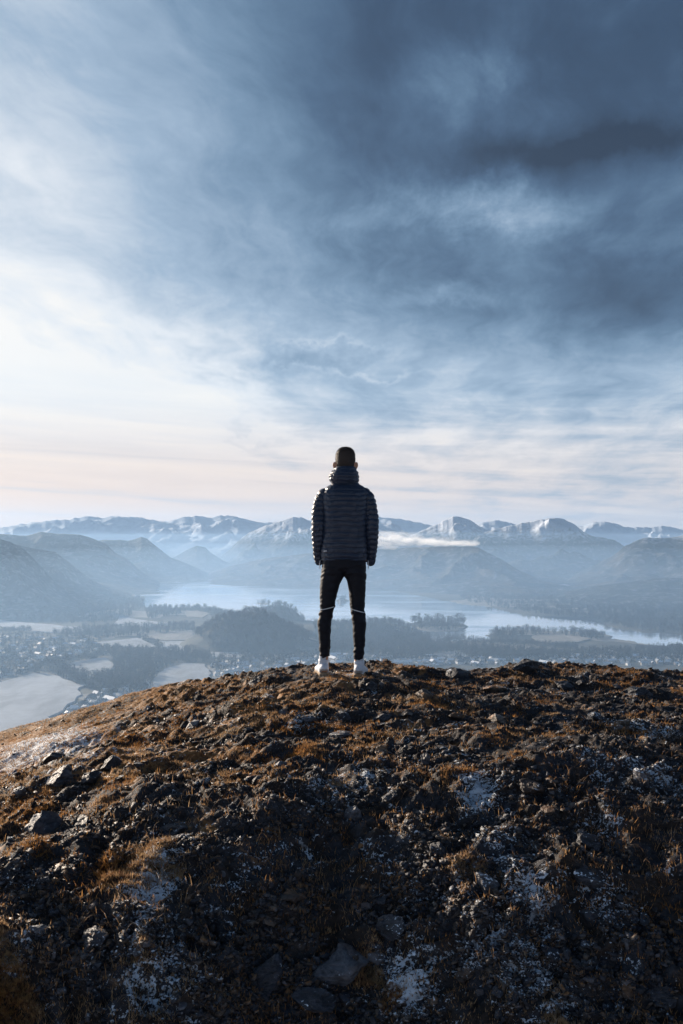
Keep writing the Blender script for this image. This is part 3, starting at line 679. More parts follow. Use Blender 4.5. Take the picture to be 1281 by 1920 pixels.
def facets(x, y, seed=0):
    '''broken plates: every cell is a tilted flat piece at its own height'''
    xi = np.floor(x); yi = np.floor(y); best = np.full(np.shape(x), 9.0); out = np.zeros(np.shape(x)); gap = np.full(np.shape(x), 9.0)
    for i in (-1, 0, 1):
        for j in (-1, 0, 1):
            a = (xi + i).astype(np.int64); b_ = (yi + j).astype(np.int64); k = _perm[(_perm[(a + seed * 31) & 4095] + b_) & 4095]; c = _cr[k]
            ddx = x - (a + c[..., 0]); ddy = y - (b_ + c[..., 1]); d2 = ddx * ddx + ddy * ddy
            v = (c[..., 2] - .5) + (c[..., 3] - .5) * 1.5 * ddx + (c[..., 4] - .35) * 1.5 * ddy
            m = d2 < best; gap = np.where(m, best, np.minimum(gap, d2)); out = np.where(m, v, out); best = np.where(m, d2, best)
    return out - 0.5 * np.exp(-(np.sqrt(gap) - np.sqrt(best)) * 14)
def H(x, y, fine=True):
    h = H0(x, y)
    cal = 1 - np.exp(-(((x - FEET[0]) / 0.42) ** 2 + ((y - FEET[1]) / 0.32) ** 2))
    lf = sst(-1.2, -2.2, x) * sst(5.4, 6.6, y)                         # smooth grassy left skyline
    am = (1 - 0.75 * lf) * (0.25 + 0.75 * cal)
    near = sst(16, 10, np.abs(x)) * sst(20, 12, y)
    h = h - 0.05 * near * cal
    h = h + near * cal * 0.07 * fbm(x / 1.25, y / 1.05, 3, 2)
    h = h + near * am * (0.048 * (ridged(x / 0.62 + 0.3 * y, y / 0.42, 3, 14) - 0.4))
    if fine:
        wx_ = x + 0.16 * fbm(x / 0.4, y / 0.4, 2, 21); wy_ = y + 0.16 * fbm(x / 0.4 + 7, y / 0.4, 2, 22)
        s = (wx_ * 0.42 + wy_) / 0.17 + 2.2 * fbm(x / 0.9, y / 0.9, 2, 23)
        fr = s - np.floor(s)
        st = np.where(fr < 0.72, fr / 0.72, (1 - fr) / 0.28)
        msk = sst(-0.15, 0.35, fbm(x / 0.7, y / 0.6, 2, 24) + 0.15)
        h = h + near * am * (0.034 * msk * (st - 0.5) + 0.016 * fbm(x / 0.13, y / 0.10, 4, 25, 0.6) + 0.010 * ridged(x / 0.09, y / 0.06, 3, 26)
                           + 0.030 * facets((wx_ * .95 + .3 * wy_) / 0.26, (wy_ - .3 * wx_) / 0.17, 1) * (0.35 + 0.65 * msk) + 0.018 * facets((wx_ + .25 * wy_) / 0.085, (wy_ - .25 * wx_) / 0.06, 2))
    return h
xs = np.concatenate([-np.geomspace(700, 4.3, 60)[:-1], np.linspace(-4.3, 4.3, 660), np.geomspace(4.3, 700, 60)[1:]])
ya = [1.9]
while ya[-1] < 8.6: ya.append(ya[-1] + 0.0075 + 0.0019 * (ya[-1] - 1.9))
ysg = np.concatenate([-np.geomspace(400, 0.6, 26), np.linspace(-0.3, 1.8, 30), ya, np.geomspace(8.75, 760, 90)])
Yg, Xg = np.meshgrid(ysg, xs, indexing='ij')
Zg = H(Xg, Yg)
Zg = np.maximum(Zg, -299.0)

def ground_hit(px, py):
    x, y, z = (float(q) for q in px_dir(px, py)); L = math.sqrt(x * x + y * y + z * z)
    s = np.linspace(1.8, 10.5, 1100)
    gx, gy, gz = CAM.x + x / L * s, CAM.y + y / L * s, CAM.z + z / L * s
    hit = np.nonzero(gz < H(gx, gy))[0]
    i = hit[0] if len(hit) else len(s) - 1
    return gx[i], gy[i], float(H(np.array([gx[i]]), np.array([gy[i]]))[0]), s[i]
FROST = [(30, 1400, 130), (110, 1392, 110), (150, 1420, 90), (60, 1430, 90), (560, 1352, 60), (660, 1262, 60), (1180, 1355, 60), (790, 1850, 60), (950, 1600, 60), (905, 1480, 50), (248, 1805, 60), (300, 1640, 55), (290, 1675, 60), (460, 1625, 45), (420, 1735, 50), (40, 1790, 40), (870, 1415, 40), (885, 1470, 40), (900, 1510, 45), (925, 1560, 40), (985, 1660, 60), (1010, 1700, 50), (60, 1395, 110), (180, 1385, 60),
         (1130, 1420, 60), (1200, 1440, 60), (1230, 1370, 60), (945, 1290, 40), (900, 1750, 60), (1130, 1560, 50), (1010, 1840, 45), (750, 1830, 60), (330, 1880, 50), (1130, 1690, 60), (620, 1480, 60), (700, 1440, 60), (1260, 1470, 50), (560, 1600, 50)]
FROST_W = [(q[0], q[1], max(c * .8 / FPX * q[3], .05)) for q, c in ((ground_hit(a, b_), c) for a, b_, c in FROST)]
def frost_group():
    ng = bpy.data.node_groups.new('frost_pattern', 'ShaderNodeTree'); ng.interface.new_socket('Frost', in_out='OUTPUT', socket_type='NodeSocketFloat')
    t = NT(ng); go = t.new('NodeGroupOutput')
    g = t.new('ShaderNodeNewGeometry'); p = g.outputs['Position']; x, y, z = t.new('ShaderNodeSeparateXYZ', {0: p}).outputs
    acc = None
    for (a, b_, r) in FROST_W:
        q1 = t.m('MULTIPLY', t.m('SUBTRACT', x, float(a)), 1 / r); q2 = t.m('MULTIPLY', t.m('SUBTRACT', y, float(b_)), 1 / (r * 1.5))
        e = t.m('POWER', 2.718, t.m('MULTIPLY', t.m('ADD', t.m('MULTIPLY', q1, q1), t.m('MULTIPLY', q2, q2)), -1.0))
        acc = e if acc is None else t.m('ADD', acc, e)
    big = t.noise(p, 2.2, 5, 0.62, 0.8); st = t.noise(t.vm('MULTIPLY', p, (11.0, 20.0, 16.0)), 1.0, 6, 0.68, 0.7); fin = t.noise(p, 90.0, 4, 0.65)
    v = t.m('ADD', t.m('MULTIPLY', acc, 0.13), t.m('MULTIPLY', t.m('SUBTRACT', big, 0.5), 0.55))
    v = t.m('ADD', v, t.m('SUBTRACT', st, 0.5)); v = t.m('ADD', v, t.m('MULTIPLY', t.m('SUBTRACT', fin, 0.5), 0.95))
    f = t.mr(v, 0.19, 0.235, 0, 1)
    nz = t.new('ShaderNodeSeparateXYZ', {0: g.outputs['Normal']}).outputs[2]
    t.l.new(t.m('MULTIPLY', f, t.mr(nz, 0.35, 0.7)), go.inputs[0]); return ng
FROST_G = frost_group()
def frost(t, k=1.0):
    n = t.n.new('ShaderNodeGroup'); n.node_tree = FROST_G; return t.m('MULTIPLY', n.outputs[0], k)
def ground_nodes(t, p):
    """shared pattern: returns colour of bare rubble ground with moss and frost"""
    big = t.noise(p, 1.1, 5, 0.6, 0.4); med = t.noise(p, 6.0, 6, 0.65, 0.5); fin = t.noise(p, 38.0, 6, 0.7)
    st = t.noise(t.vm('MULTIPLY', p, (9.0, 22.0, 14.0)), 1.0, 5, 0.65, 0.6)
    rock = t.mix(t.mr(fin, 0.3, 0.7), (0.008, 0.009, 0.012), (0.06, 0.062, 0.075))
    soil = t.mix(t.mr(fin, 0.3, 0.75), (0.012, 0.009, 0.008), (0.055, 0.036, 0.026))
    base = t.mix(t.mr(med, 0.44, 0.56), soil, rock)
    return base, big, med, fin, st
m_ground, t, b = material('summit_ground')
g = t.new('ShaderNodeNewGeometry'); p = g.outputs['Position']
base, big, med, fin, st = ground_nodes(t, p)
sxyz = t.new('ShaderNodeSeparateXYZ', {0: p}); gx, gy, gz = sxyz.outputs
nz = t.new('ShaderNodeSeparateXYZ', {0: g.outputs['Normal']}); 
moss_shade = t.m('ADD', t.m('MULTIPLY', med, 0.7), t.m('MULTIPLY', big, 0.5))
moss_shade = t.m('ADD', moss_shade, t.mr(gx, 1.5, -2.5, -0.08, 0.05)); moss_shade = t.m('ADD', moss_shade, t.mr(gy, 3.4, 5.0, -0.09, 0.0))  # less moss on near and right slope: shade painted into the colour
moss = t.mr(moss_shade, 0.58, 0.67, 0, 1, True)
mcol = t.mix(t.mr(fin, 0.35, 0.7), (0.16, 0.065, 0.02), (0.48, 0.26, 0.10))
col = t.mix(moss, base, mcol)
fr = frost(t)
col = t.mix(t.m('MULTIPLY', fr, 0.9), col, (0.78, 0.86, 0.95))
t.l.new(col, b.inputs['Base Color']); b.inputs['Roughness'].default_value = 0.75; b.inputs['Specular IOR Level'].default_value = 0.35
hgt = t.m('ADD', t.m('MULTIPLY', fin, 0.6), t.m('MULTIPLY', st, 1.0))
bm_ = t.new('ShaderNodeBump', {'Strength': 0.9, 'Distance': 0.02, 'Height': hgt}); t.l.new(bm_.outputs[0], b.inputs['Normal'])
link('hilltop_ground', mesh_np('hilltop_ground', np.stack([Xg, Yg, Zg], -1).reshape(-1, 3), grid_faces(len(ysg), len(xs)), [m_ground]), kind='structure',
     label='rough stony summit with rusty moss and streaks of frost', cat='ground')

def rock_material(name, dark, light, moss=0.0):
    m, t, b = material(name)
    g = t.new('ShaderNodeNewGeometry'); p = g.outputs['Position']
    n = t.noise(p, 26, 6, 0.65, 0.3); n2 = t.noise(t.vm('MULTIPLY', p, (20, 20, 70)), 1.0, 4, 0.6, 0.8); n3 = t.noise(p, 7, 4, 0.6)
    c = t.mix(t.mr(t.m('MULTIPLY_ADD', n2, 0.5, t.m('MULTIPLY', n, 0.5)), 0.38, 0.62), dark, light)
    nz = t.new('ShaderNodeSeparateXYZ', {0: g.outputs['Normal']}).outputs[2]
    if moss: c = t.mix(t.m('MULTIPLY', t.mr(n3, 0.5, 0.58), t.mr(nz, 0.3, 0.7, 0, moss)), c, (0.28, 0.13, 0.04))
    c = t.mix(frost(t, 1.0), c, (0.78, 0.86, 0.95))
    t.l.new(c, b.inputs['Base Color']); b.inputs['Roughness'].default_value = 0.55; b.inputs['Specular IOR Level'].default_value = 0.45
    bm_ = t.new('ShaderNodeBump', {'Strength': 1.0, 'Distance': 0.014, 'Height': t.m('ADD', n, n2)}); t.l.new(bm_.outputs[0], b.inputs['Normal'])
    return m
M_slate = rock_material('dark_slate_rock', (0.010, 0.011, 0.015), (0.058, 0.062, 0.08), 0.0)
M_brown = rock_material('brown_rock', (0.013, 0.010, 0.010), (0.085, 0.062, 0.052), 0.35)
M_pale = rock_material('pale_grey_rock', (0.03, 0.032, 0.04), (0.15, 0.155, 0.18), 0.2)
M_rusty = rock_material('lichen_rock', (0.03, 0.025, 0.023), (0.2, 0.16, 0.13), 0.85)
def rock_mesh(seed, sub, flat=0.45, cuts=9, rough=0.06):
    r = np.random.default_rng(seed); bm = bmesh.new(); bmesh.ops.create_icosphere(bm, subdivisions=sub, radius=1.0)
    V = np.array([v.co[:] for v in bm.verts])
    for k in range(cuts):
        n = r.normal(size=3); n[2] *= 0.6 + 1.0 * (k % 2); n /= np.linalg.norm(n); dd = r.uniform(0.42, 0.8)
        q = V @ n; V = V - np.outer(np.clip(q - dd, 0, None), n)
    V = V + rough * np.stack([fbm(V[:, 0] * 2.3 + i * 5, V[:, 1] * 2.3 + V[:, 2] * 1.7, 3, seed + i) for i in range(3)], 1)
    V *= np.array([1.0, r.uniform(.6, .85), flat])
    for v, c in zip(bm.verts, V): v.co = c
    me = bpy.data.meshes.new('rock'); bm.to_mesh(me); bm.free()
    return me
def hnormal(x, y):
    e = 0.12; f = lambda a, b_: float(H(np.array([a]), np.array([b_]), False)[0])
    n = Vector((-(f(x + e, y) - f(x - e, y)) / 2 / e, -(f(x, y + e) - f(x, y - e)) / 2 / e, 1)); return n.normalized()
ROCKS = [(78, 1560, 110, .55, M_pale, .2, 'large rounded pale boulder with a hollow face by the left edge'),
         (118, 1462, 62, .5, M_pale, .4, 'humped grey rock with lit crown above the large left boulder'),
         (168, 1462, 56, .5, M_slate, .5, 'dark humped rock right beside the grey one on the left slope'),
         (205, 1440, 42, .7, M_slate, .9, 'upright blue grey rock at the end of the left rock line'),
         (100, 1425, 60, .4, M_slate, .3, 'slanting dark rock under orange moss on the left slope'),
         (40, 1490, 34, .8, M_pale, .1, 'small upright pale rock at the left among rusty grass'),
         (155, 1555, 60, .5, M_slate, .2, 'pointed dark rock in shade right of the large left boulder'),
         (645, 1815, 125, .38, M_pale, .1, 'biggest flat grey slab at the bottom centre of the slope'),
         (500, 1835, 95, .3, M_slate, .5, 'tilted dark slab left of the biggest slab at the bottom'),
         (600, 1885, 90, .3, M_slate, -.2, 'broken slab at the bottom edge under the biggest slab'),
         (1112, 1655, 72, .35, M_slate, -.15, 'long flat slab in the shaded right slope'),
         (912, 1662, 62, .4, M_pale, -.35, 'slab with a frosted upper edge in the shade right of centre'),
         (1100, 1582, 64, .55, M_slate, 0, 'rounded dark boulder in the upper right shade'),
         (660, 1532, 40, .7, M_pale, .1, 'round pale stone in the shaded middle of the slope'),
         (797, 1426, 26, .8, M_pale, -.3, 'small bluish stone standing at the edge of the sunlight'),
         (717, 1408, 34, .3, M_rusty, .5, 'thin sunlit flake sticking up left of the bluish stone'),
         (640, 1378, 56, .2, M_pale, .1, 'long flat pale slab lying in the sunlit rubble'),
         (575, 1350, 40, .35, M_pale, .2, 'pale lump of rock in the sun below the person'),
         (1165, 1362, 40, .7, M_rusty, .4, 'pointed sunlit rock at the right with a dark foot'),
         (1120, 1350, 36, .5, M_slate, .3, 'dark block left of the pointed sunlit rock'),
         (985, 1251, 64, .42, M_slate, 0, 'dark rock breaking the skyline right of the person'),
         (862, 1268, 70, .4, M_slate, .1, 'low dark hump just under the skyline right of the person'),
         (930, 1295, 60, .35, M_rusty, .2, 'rusty ledge below the dark skyline rock'),
         (1060, 1290, 50, .4, M_slate, -.2, 'low dark rock right of the rusty ledge'),
         (1245, 1885, 72, .5, M_slate, -.4, 'large dark rock in the bottom right corner'),
         (356, 1690, 30, .4, M_brown, .3, 'brown flat stone among frost patches at lower left'),
         (738, 1752, 66, .3, M_slate, .1, 'flat slab in the dark lower middle of the slope'),
         (550, 1692, 70, .45, M_brown, 0, 'brown shaded outcrop left of centre'),
         (715, 1350, 44, .4, M_slate, .3, 'dark angular rock in the sun right of the person'),
         (795, 1305, 54, .4, M_rusty, .25, 'jagged lit outcrop right of the person\'s right foot'),
         (930, 1350, 48, .5, M_rusty, -.3, 'broken rusty rock group in the sunlit right middle'),
         (1190, 1300, 60, .4, M_slate, .2, 'shaded ledge near the right end of the skyline'),
         (480, 1280, 46, .4, M_slate, .1, 'flat dark rock in the grass left of the person\'s feet'),
         (330, 1560, 70, .4, M_slate, .2, 'dark block at the edge of the shadow on the left'),
         (1000, 1480, 60, .4, M_brown, -.2, 'brown lump in the shade on the right slope'),
         (820, 1600, 44, .5, M_slate, -.3, 'dark stone beside the frosty streak'),
         (730, 1500, 40, .45, M_slate, .2, 'square dark stone in the shade below the sunlit flake'),
         (385, 1470, 40, .4, M_slate, .1, 'dark flat rock at the edge of the left sunlight'),
         (1040, 1790, 50, .35, M_slate, -.1, 'flat dark stone low on the right slope'),
         (880, 1830, 46, .4, M_brown, .2, 'low brown stone near the bottom right of centre'),
         (180, 1760, 60, .4, M_slate, .1, 'dark stone in deep shade at the lower left')]
BOULD = []
for i, (px, py, wpx, flat, mat, rot, lab) in enumerate(ROCKS):
    BOULD.append((px, py, ' '.join(lab.split(' ')[:9])))
    x, y, z, dist = ground_hit(px, py)
    r = wpx / 2 / FPX * dist * 1.12
    me = rock_mesh(40 + i, 4, flat, 16, 0.10); me.materials.append(mat)
    o = link('boulder', me, label=lab, cat='rock'); o.scale = (r, r, r * 1.1)
    n = hnormal(x, y); o.rotation_euler = (Matrix(n.to_track_quat('Z', 'Y').to_matrix()) @ Matrix.Rotation(-rot * 0.8, 3, 'Y') @ Matrix.Rotation(rot, 3, 'Z')).to_euler()
    o.location = Vector((x, y, z)) + n * (r * flat * 0.15)

# loose stones, individually placed: the largest of the rubble
SM = []
for k in range(10):
    me = rock_mesh(200 + k, 2 if k < 4 else 1, random.uniform(.3, .6), 8, 0.05); me.materials.append([M_slate, M_slate, M_pale, M_brown, M_slate, M_brown, M_slate, M_rusty, M_pale, M_slate][k]); SM.append(me)
r_ = np.random.default_rng(77); cnt = 0
zones = [((60, 560), (1330, 1470), 26, 'palm sized sunlit stone in the rusty grass of the left slope', 'sunlit stones of the left slope'),
         ((560, 1260), (1275, 1400), 32, 'flat angular stone in the sunlit rubble below the skyline at right', 'sunlit stones right of the person'),
         ((0, 620), (1600, 1900), 26, 'dark stone in the deep shade of the lower left slope', 'shaded stones at lower left'),
         ((640, 1275), (1620, 1905), 40, 'dark stone in the bluish shaded rubble at lower right', 'shaded stones at lower right'),
         ((620, 1275), (1420, 1610), 22, 'dull stone on the shaded middle slope right of centre', 'shaded stones in the middle')]
for (xa, xb), (ya_, yb_), n, lab, grp in zones:
    for i in range(n):
        qx, qy = r_.uniform(xa, xb), r_.uniform(ya_, yb_); x, y, z, dist = ground_hit(qx, qy)
        me = SM[r_.integers(10)]; s = r_.uniform(9, 19) / FPX * dist * (0.75 + 0.6 * r_.random() ** 2)
        nb_ = min(BOULD, key=lambda q: math.hypot(q[0] - qx, q[1] - qy)); ddx, ddy = qx - nb_[0], qy - nb_[1]
        side_ = ('right of' if ddx > 0 else 'left of') if abs(ddx) > abs(ddy) else ('below' if ddy > 0 else 'above')
        far_ = 'just' if math.hypot(ddx, ddy) < 70 else 'further'
        colr = {'dark_slate_rock': 'dark', 'pale_grey_rock': 'pale', 'brown_rock': 'brown', 'lichen_rock': 'rusty'}[me.materials[0].name]
        lab = f"{'larger' if s > 14 / FPX * dist else 'small'} {colr} stone {far_} {side_} the {nb_[2]}"; lab = ' '.join(lab.split(' ')[:16])
        while lab.split(' ')[-1] in ('the', 'a', 'at', 'of', 'in', 'by', 'with', 'left', 'right', 'its', 'and', 'an', 'to', 'under', 'beside', 'lower', 'bottom', 'deep', 'near', 'among'): lab = lab.rsplit(' ', 1)[0]
        o = link('stone', me, label=lab, cat='stone', group='loose stones: ' + lab); o.scale = (s, s * r_.uniform(.8, 1.2), s * r_.uniform(.7, 1.2))
        nn = hnormal(x, y); o.rotation_euler = (nn.to_track_quat('Z', 'Y').to_matrix() @ Matrix.Rotation(r_.uniform(-.3, .3), 3, 'X') @ Matrix.Rotation(r_.uniform(0, 6.28), 3, 'Z')).to_euler()
        o.location = (x, y, z - s * .12); cnt += 1

# finer rubble: too many to count
def vis_points(n, seed, bias=1.0):
    r = np.random.default_rng(seed); out = []
    px = r.uniform(-80, 1360, n); py = 1236 + (1990 - 1236) * r.random(n) ** bias
    vx, vy, vz = px_dir(px, py)
    s = np.linspace(2.2, 10, 84); k = s[None, :] / np.sqrt(vx ** 2 + vy ** 2 + vz ** 2)[:, None]
    gz = CAM.z + vz[:, None] * k; hh = H(vx[:, None] * k, vy[:, None] * k, False)
    below = gz < hh; ok = below.any(1); i = below.argmax(1)
    ip_ = np.maximum(i - 1, 0); d1 = (gz - hh)[np.arange(n), i]; d0 = (gz - hh)[np.arange(n), ip_]; fr_ = np.clip(d0 / np.where(d0 - d1 == 0, 1, d0 - d1), 0, 1)
    kk = k[np.arange(n), ip_] * (1 - fr_) + k[np.arange(n), i] * fr_; x = (vx * kk)[ok]; y = (vy * kk)[ok]
    x = x + r.normal(0, .04, len(x)); y = y + r.normal(0, .08, len(x))
    return x, y
BV = np.array([(x, y, z) for x in (-1, 1) for y in (-1, 1) for z in (-1, 1)], float)
BF = np.array([(0, 1, 3), (0, 3, 2), (4, 6, 7), (4, 7, 5), (0, 4, 5), (0, 5, 1), (2, 3, 7), (2, 7, 6), (0, 2, 6), (0, 6, 4), (1, 5, 7), (1, 7, 3)])
def rubble(name, n, seed, mats, label, smin, smax):
    x, y = vis_points(n, seed)
    keep = (fbm(x / .38, y / .30, 3, 31) > -0.16 + .1 * rng.random(len(x))) & (~((np.hypot(x - FEET[0] + .15, y - FEET[1]) < .1) | (np.hypot(x - FEET[0] - .15, y - FEET[1]) < .1)))
    keep &= ~((x < -1.5) & (y > 6.0) & (rng.random(len(x)) < .7))
    x, y = x[keep], y[keep]; z = H(x, y); n = len(x); r = np.random.default_rng(seed + 1)
    s = smin + (smax - smin) * r.random(n) ** 3
    q = r.normal(size=(n, 4)); q[:, 1:3] *= 0.22; q[:, 1] += .10; q[:, 2] -= .16 * np.sign(x + .3); q /= np.linalg.norm(q, axis=1)[:, None]
    a, b_, c, e = q.T
    Rm = np.stack([1 - 2 * (c * c + e * e), 2 * (b_ * c - a * e), 2 * (b_ * e + a * c), 2 * (b_ * c + a * e), 1 - 2 * (b_ * b_ + e * e), 2 * (c * e - a * b_), 2 * (b_ * e - a * c), 2 * (c * e + a * b_), 1 - 2 * (b_ * b_ + c * c)], -1).reshape(n, 3, 3)
    V = BV[None] * (1 + r.uniform(-.45, .30, (n, 8, 3))) * np.stack([np.ones(n), r.uniform(.4, .85, n), r.uniform(.12, .5, n)], 1)[:, None, :]
    V = np.einsum('nij,nkj->nki', Rm, V) * s[:, None, None] + np.stack([x, y, z - s * .05], 1)[:, None, :]
    F = (BF[None] + (np.arange(n) * 8)[:, None, None]).reshape(-1, 3)
    mi = np.repeat(r.choice(len(mats), n, p=[.46, .22, .12, .20]), 12)
    link(name, mesh_np(name, V.reshape(-1, 3), F, mats, False, mi), kind='stuff', label=label, cat='rubble')
rubble('rubble', 74000, 5, [M_slate, M_brown, M_pale, M_rusty], 'fine slate rubble covering the summit ground', .003, .017)

# dead grass and moss
m_grass, t, b = material('dead_grass')
p = t.new('ShaderNodeNewGeometry').outputs['Position']
n = t.noise(p, 2.2, 4, 0.6); n2 = t.noise(p, 60, 2)
c = t.mix(t.mr(n, 0.38, 0.62), (0.42, 0.20, 0.05), (0.50, 0.35, 0.20)); c = t.mix(t.mr(n2, .4, .7), c, (0.13, 0.06, 0.04)); c = t.mix(frost(t, .9), c, (0.75, 0.83, 0.92))
t.l.new(c, b.inputs['Base Color']); b.inputs['Roughness'].default_value = 0.7
tr_ = t.new('ShaderNodeBsdfTranslucent', {'Color': t.vm('SCALE', c, 1.25)}); ms = t.new('ShaderNodeMixShader', {0: 0.45, 1: b.outputs[0], 2: tr_.outputs[0]})
t.l.new(ms.outputs[0], [n_ for n_ in t.n if n_.type == 'OUTPUT_MATERIAL'][0].inputs[0])
def grass(n, seed):
    x, y = vis_points(n, seed, 1.05)
    dens = -0.6 * sst(4.9, 3.9, y - .25 * x) * sst(-2.0, -1.0, x) - .2 * sst(-.6, 1.2, x) - .05 + fbm(x / .45, y / .38, 3, 41) + 0.22 * sst(0.8, -2.5, x) + 0.25 * sst(6.2, 7.6, y) + 0.5 * sst(-1.4, -2.0, x) * sst(5.6, 6.6, y)  # tufts also thinned on the near slope, following its shade
    keep = (dens > -0.02) | (np.random.default_rng(2).random(len(x)) < .05)
    x, y = x[keep], y[keep]; r = np.random.default_rng(seed + 1)
    rep = 5; x = np.repeat(x, rep) + r.normal(0, .012, len(x) * rep); y = np.repeat(y, rep) + r.normal(0, .012, len(y) * rep)
    n = len(x); z = H(x, y); a = r.uniform(0, 6.283, n); L = r.uniform(.005, .016, n) * (1 + 0.5 * (fbm(x / .3, y / .3, 2, 43) > .2)); lean = r.uniform(.3, 1.3, n)
    dx_, dy_ = np.cos(a), np.sin(a); wd = .0016 + .0012 * r.random(n)
    V = np.zeros((n, 3, 3)); V[:, 0] = np.stack([x - dy_ * wd, y + dx_ * wd, z - .004], 1); V[:, 1] = np.stack([x + dy_ * wd, y - dx_ * wd, z - .004], 1)
    V[:, 2] = np.stack([x + dx_ * L * lean, y + dy_ * L * lean, z + L], 1)
    link('dead_grass', mesh_np('dead_grass', V.reshape(-1, 3), np.arange(n * 3).reshape(-1, 3), [m_grass], False), kind='stuff', label='short rusty dead grass and moss between the stones', cat='grass')
grass(150000, 9)
x, y = vis_points(9000, 88, 1.0); k_ = (fbm(x / .5, y / .5, 3, 47) > 0.12) & (np.hypot(x - FEET[0], y - FEET[1]) > .35); x, y = x[k_], y[k_]
r = np.random.default_rng(4); n = len(x); z = H(x, y); a = r.uniform(0, 6.283, n); L = r.uniform(.02, .055, n); ln = r.uniform(.2, 1.2, n); wd = .0009 + .0008 * r.random(n)
V = np.zeros((n, 5, 3)); ca_, sa_ = np.cos(a), np.sin(a)
for k, (f1, f2, ww) in enumerate(((0, 0, 1), (0, 0, -1), (.45, .62, -.8), (.45, .62, .8), (1, .9, 0))):
    V[:, k] = np.stack([x + ca_ * L * ln * f1 - sa_ * wd * ww, y + sa_ * L * ln * f1 + ca_ * wd * ww, z - .003 + L * f2], 1)
F = (np.array([(0, 1, 2), (0, 2, 3), (3, 2, 4)])[None] + (np.arange(n) * 5)[:, None, None]).reshape(-1, 3)
link('dead_stalks', mesh_np('dead_stalks', V.reshape(-1, 3), F, [m_grass], False), kind='stuff', label='longer bent straw coloured stalks among the stones', cat='grass')
# ------------------------------------------------------------------ person
def catmull(P, n):
    P = np.asarray(P, float); m = len(P); u = np.linspace(0, m - 1, n); i = np.clip(np.floor(u).astype(int), 0, m - 2); f = (u - i)[:, None]
    p0 = P[np.clip(i - 1, 0, m - 1)]; p1 = P[i]; p2 = P[i + 1]; p3 = P[np.clip(i + 2, 0, m - 1)]
    return 0.5 * (2 * p1 + (p2 - p0) * f + (2 * p0 - 5 * p1 + 4 * p2 - p3) * f ** 2 + (3 * p1 - p0 - 3 * p2 + p3) * f ** 3)
def loft(rings, n, seg, disp=None, power=2.3, cap=True, frame='path', side=(1, 0, 0)):
    """rings: (x, y, z, rx, ry). rx along the side vector, ry along the other axis. disp(s, ang, pos) adds to the radius."""
    Q = catmull(rings, n); c = Q[:, :3]; tan = np.gradient(c, axis=0); tan /= np.linalg.norm(tan, axis=1)[:, None] + 1e-9
    if frame == 'flat': tan = np.tile(np.array([0, 0, 1.0]), (n, 1))
    sv = np.asarray(side, float); ex = sv[None] - (tan @ sv)[:, None] * tan; ex /= np.linalg.norm(ex, axis=1)[:, None]; ey = np.cross(tan, ex)
    a = np.linspace(0, 2 * np.pi, seg, endpoint=False); ca, sa = np.cos(a), np.sin(a)
    se = lambda q: np.sign(q) * np.abs(q) ** (2 / power)
    s = np.concatenate([[0], np.cumsum(np.linalg.norm(np.diff(c, axis=0), axis=1))])
    k = np.ones((n, seg)); dd = np.zeros((n, seg)) if disp is None else disp(s[:, None], a[None, :], c)
    rx = Q[:, 3][:, None] + dd; ry = Q[:, 4][:, None] + dd
    V = c[:, None, :] + ex[:, None, :] * (rx * se(ca))[..., None] + ey[:, None, :] * (ry * se(sa))[..., None]
    V = V.reshape(-1, 3); F = [tuple(f) for f in grid_faces(n, seg, True)]
    if cap:
        V = np.vstack([V, c[0], c[-1]]); k0 = n * seg
        F += [(k0, (j + 1) % seg, j) for j in range(seg)] + [(k0 + 1, (n - 1) * seg + j, (n - 1) * seg + (j + 1) % seg) for j in range(seg)]
    return V, F
def join(parts):
    V = []; F = []; n = 0
    for v, f in parts:
        V.append(np.asarray(v)); F += [tuple(i + n for i in q) for q in f]; n += len(v)
    return np.vstack(V), F
def pymesh(name, V, F, mat, smooth=True):
    me = bpy.data.meshes.new(name); me.from_pydata([tuple(map(float, v)) for v in V], [], F)
    bm = bmesh.new(); bm.from_mesh(me); bmesh.ops.recalc_face_normals(bm, faces=bm.faces); bm.to_mesh(me); bm.free()
    if smooth: me.polygons.foreach_set('use_smooth', np.ones(len(me.polygons), bool))
    me.materials.append(mat); return me
def remesh(me, vox, smooth_it=4, disp=None):
    """voxel remesh to one continuous surface, evaluated through a temporary object"""
    o = bpy.data.objects.new('tmp', me); C.objects.link(o)
    r = o.modifiers.new('r', 'REMESH'); r.mode = 'VOXEL'; r.voxel_size = vox; r.use_smooth_shade = True
    s = o.modifiers.new('s', 'SMOOTH'); s.iterations = smooth_it; s.factor = .5
    dg = bpy.context.evaluated_depsgraph_get(); res = bpy.data.meshes.new_from_object(o.evaluated_get(dg))
    mat = me.materials[0]; bpy.data.objects.remove(o); res.materials.clear(); res.materials.append(mat)
    if disp is not None:
        n = len(res.vertices); co = np.zeros(n * 3, np.float32); nr = np.zeros(n * 3, np.float32)
        res.vertices.foreach_get('co', co); res.vertices.foreach_get('normal', nr); co = co.reshape(-1, 3); nr = nr.reshape(-1, 3)
        co = co + nr * disp(co)[:, None]; res.vertices.foreach_set('co', co.astype(np.float32).ravel()); res.update()
    res.polygons.foreach_set('use_smooth', np.ones(len(res.polygons), bool))
    return res
Kz = 1.0365e-3
def X_(q): return (q - 440) * Kz
def Z_(q): return (1850 - q) * Kz
M_skin = simple_mat('skin', (0.52, 0.28, 0.18), 0.5, 0.4)
M_skin.node_tree.nodes['Principled BSDF'].inputs['Subsurface Weight'].default_value = 0.3
M_skin.node_tree.nodes['Principled BSDF'].inputs['Subsurface Radius'].default_value = (0.02, 0.008, 0.004)
M_hair = simple_mat('dark_brown_hair', (0.035, 0.027, 0.024), 0.65, 0.3, var=0.3, vscale=120)
m_jacket, t, b = material('navy_quilted_nylon')
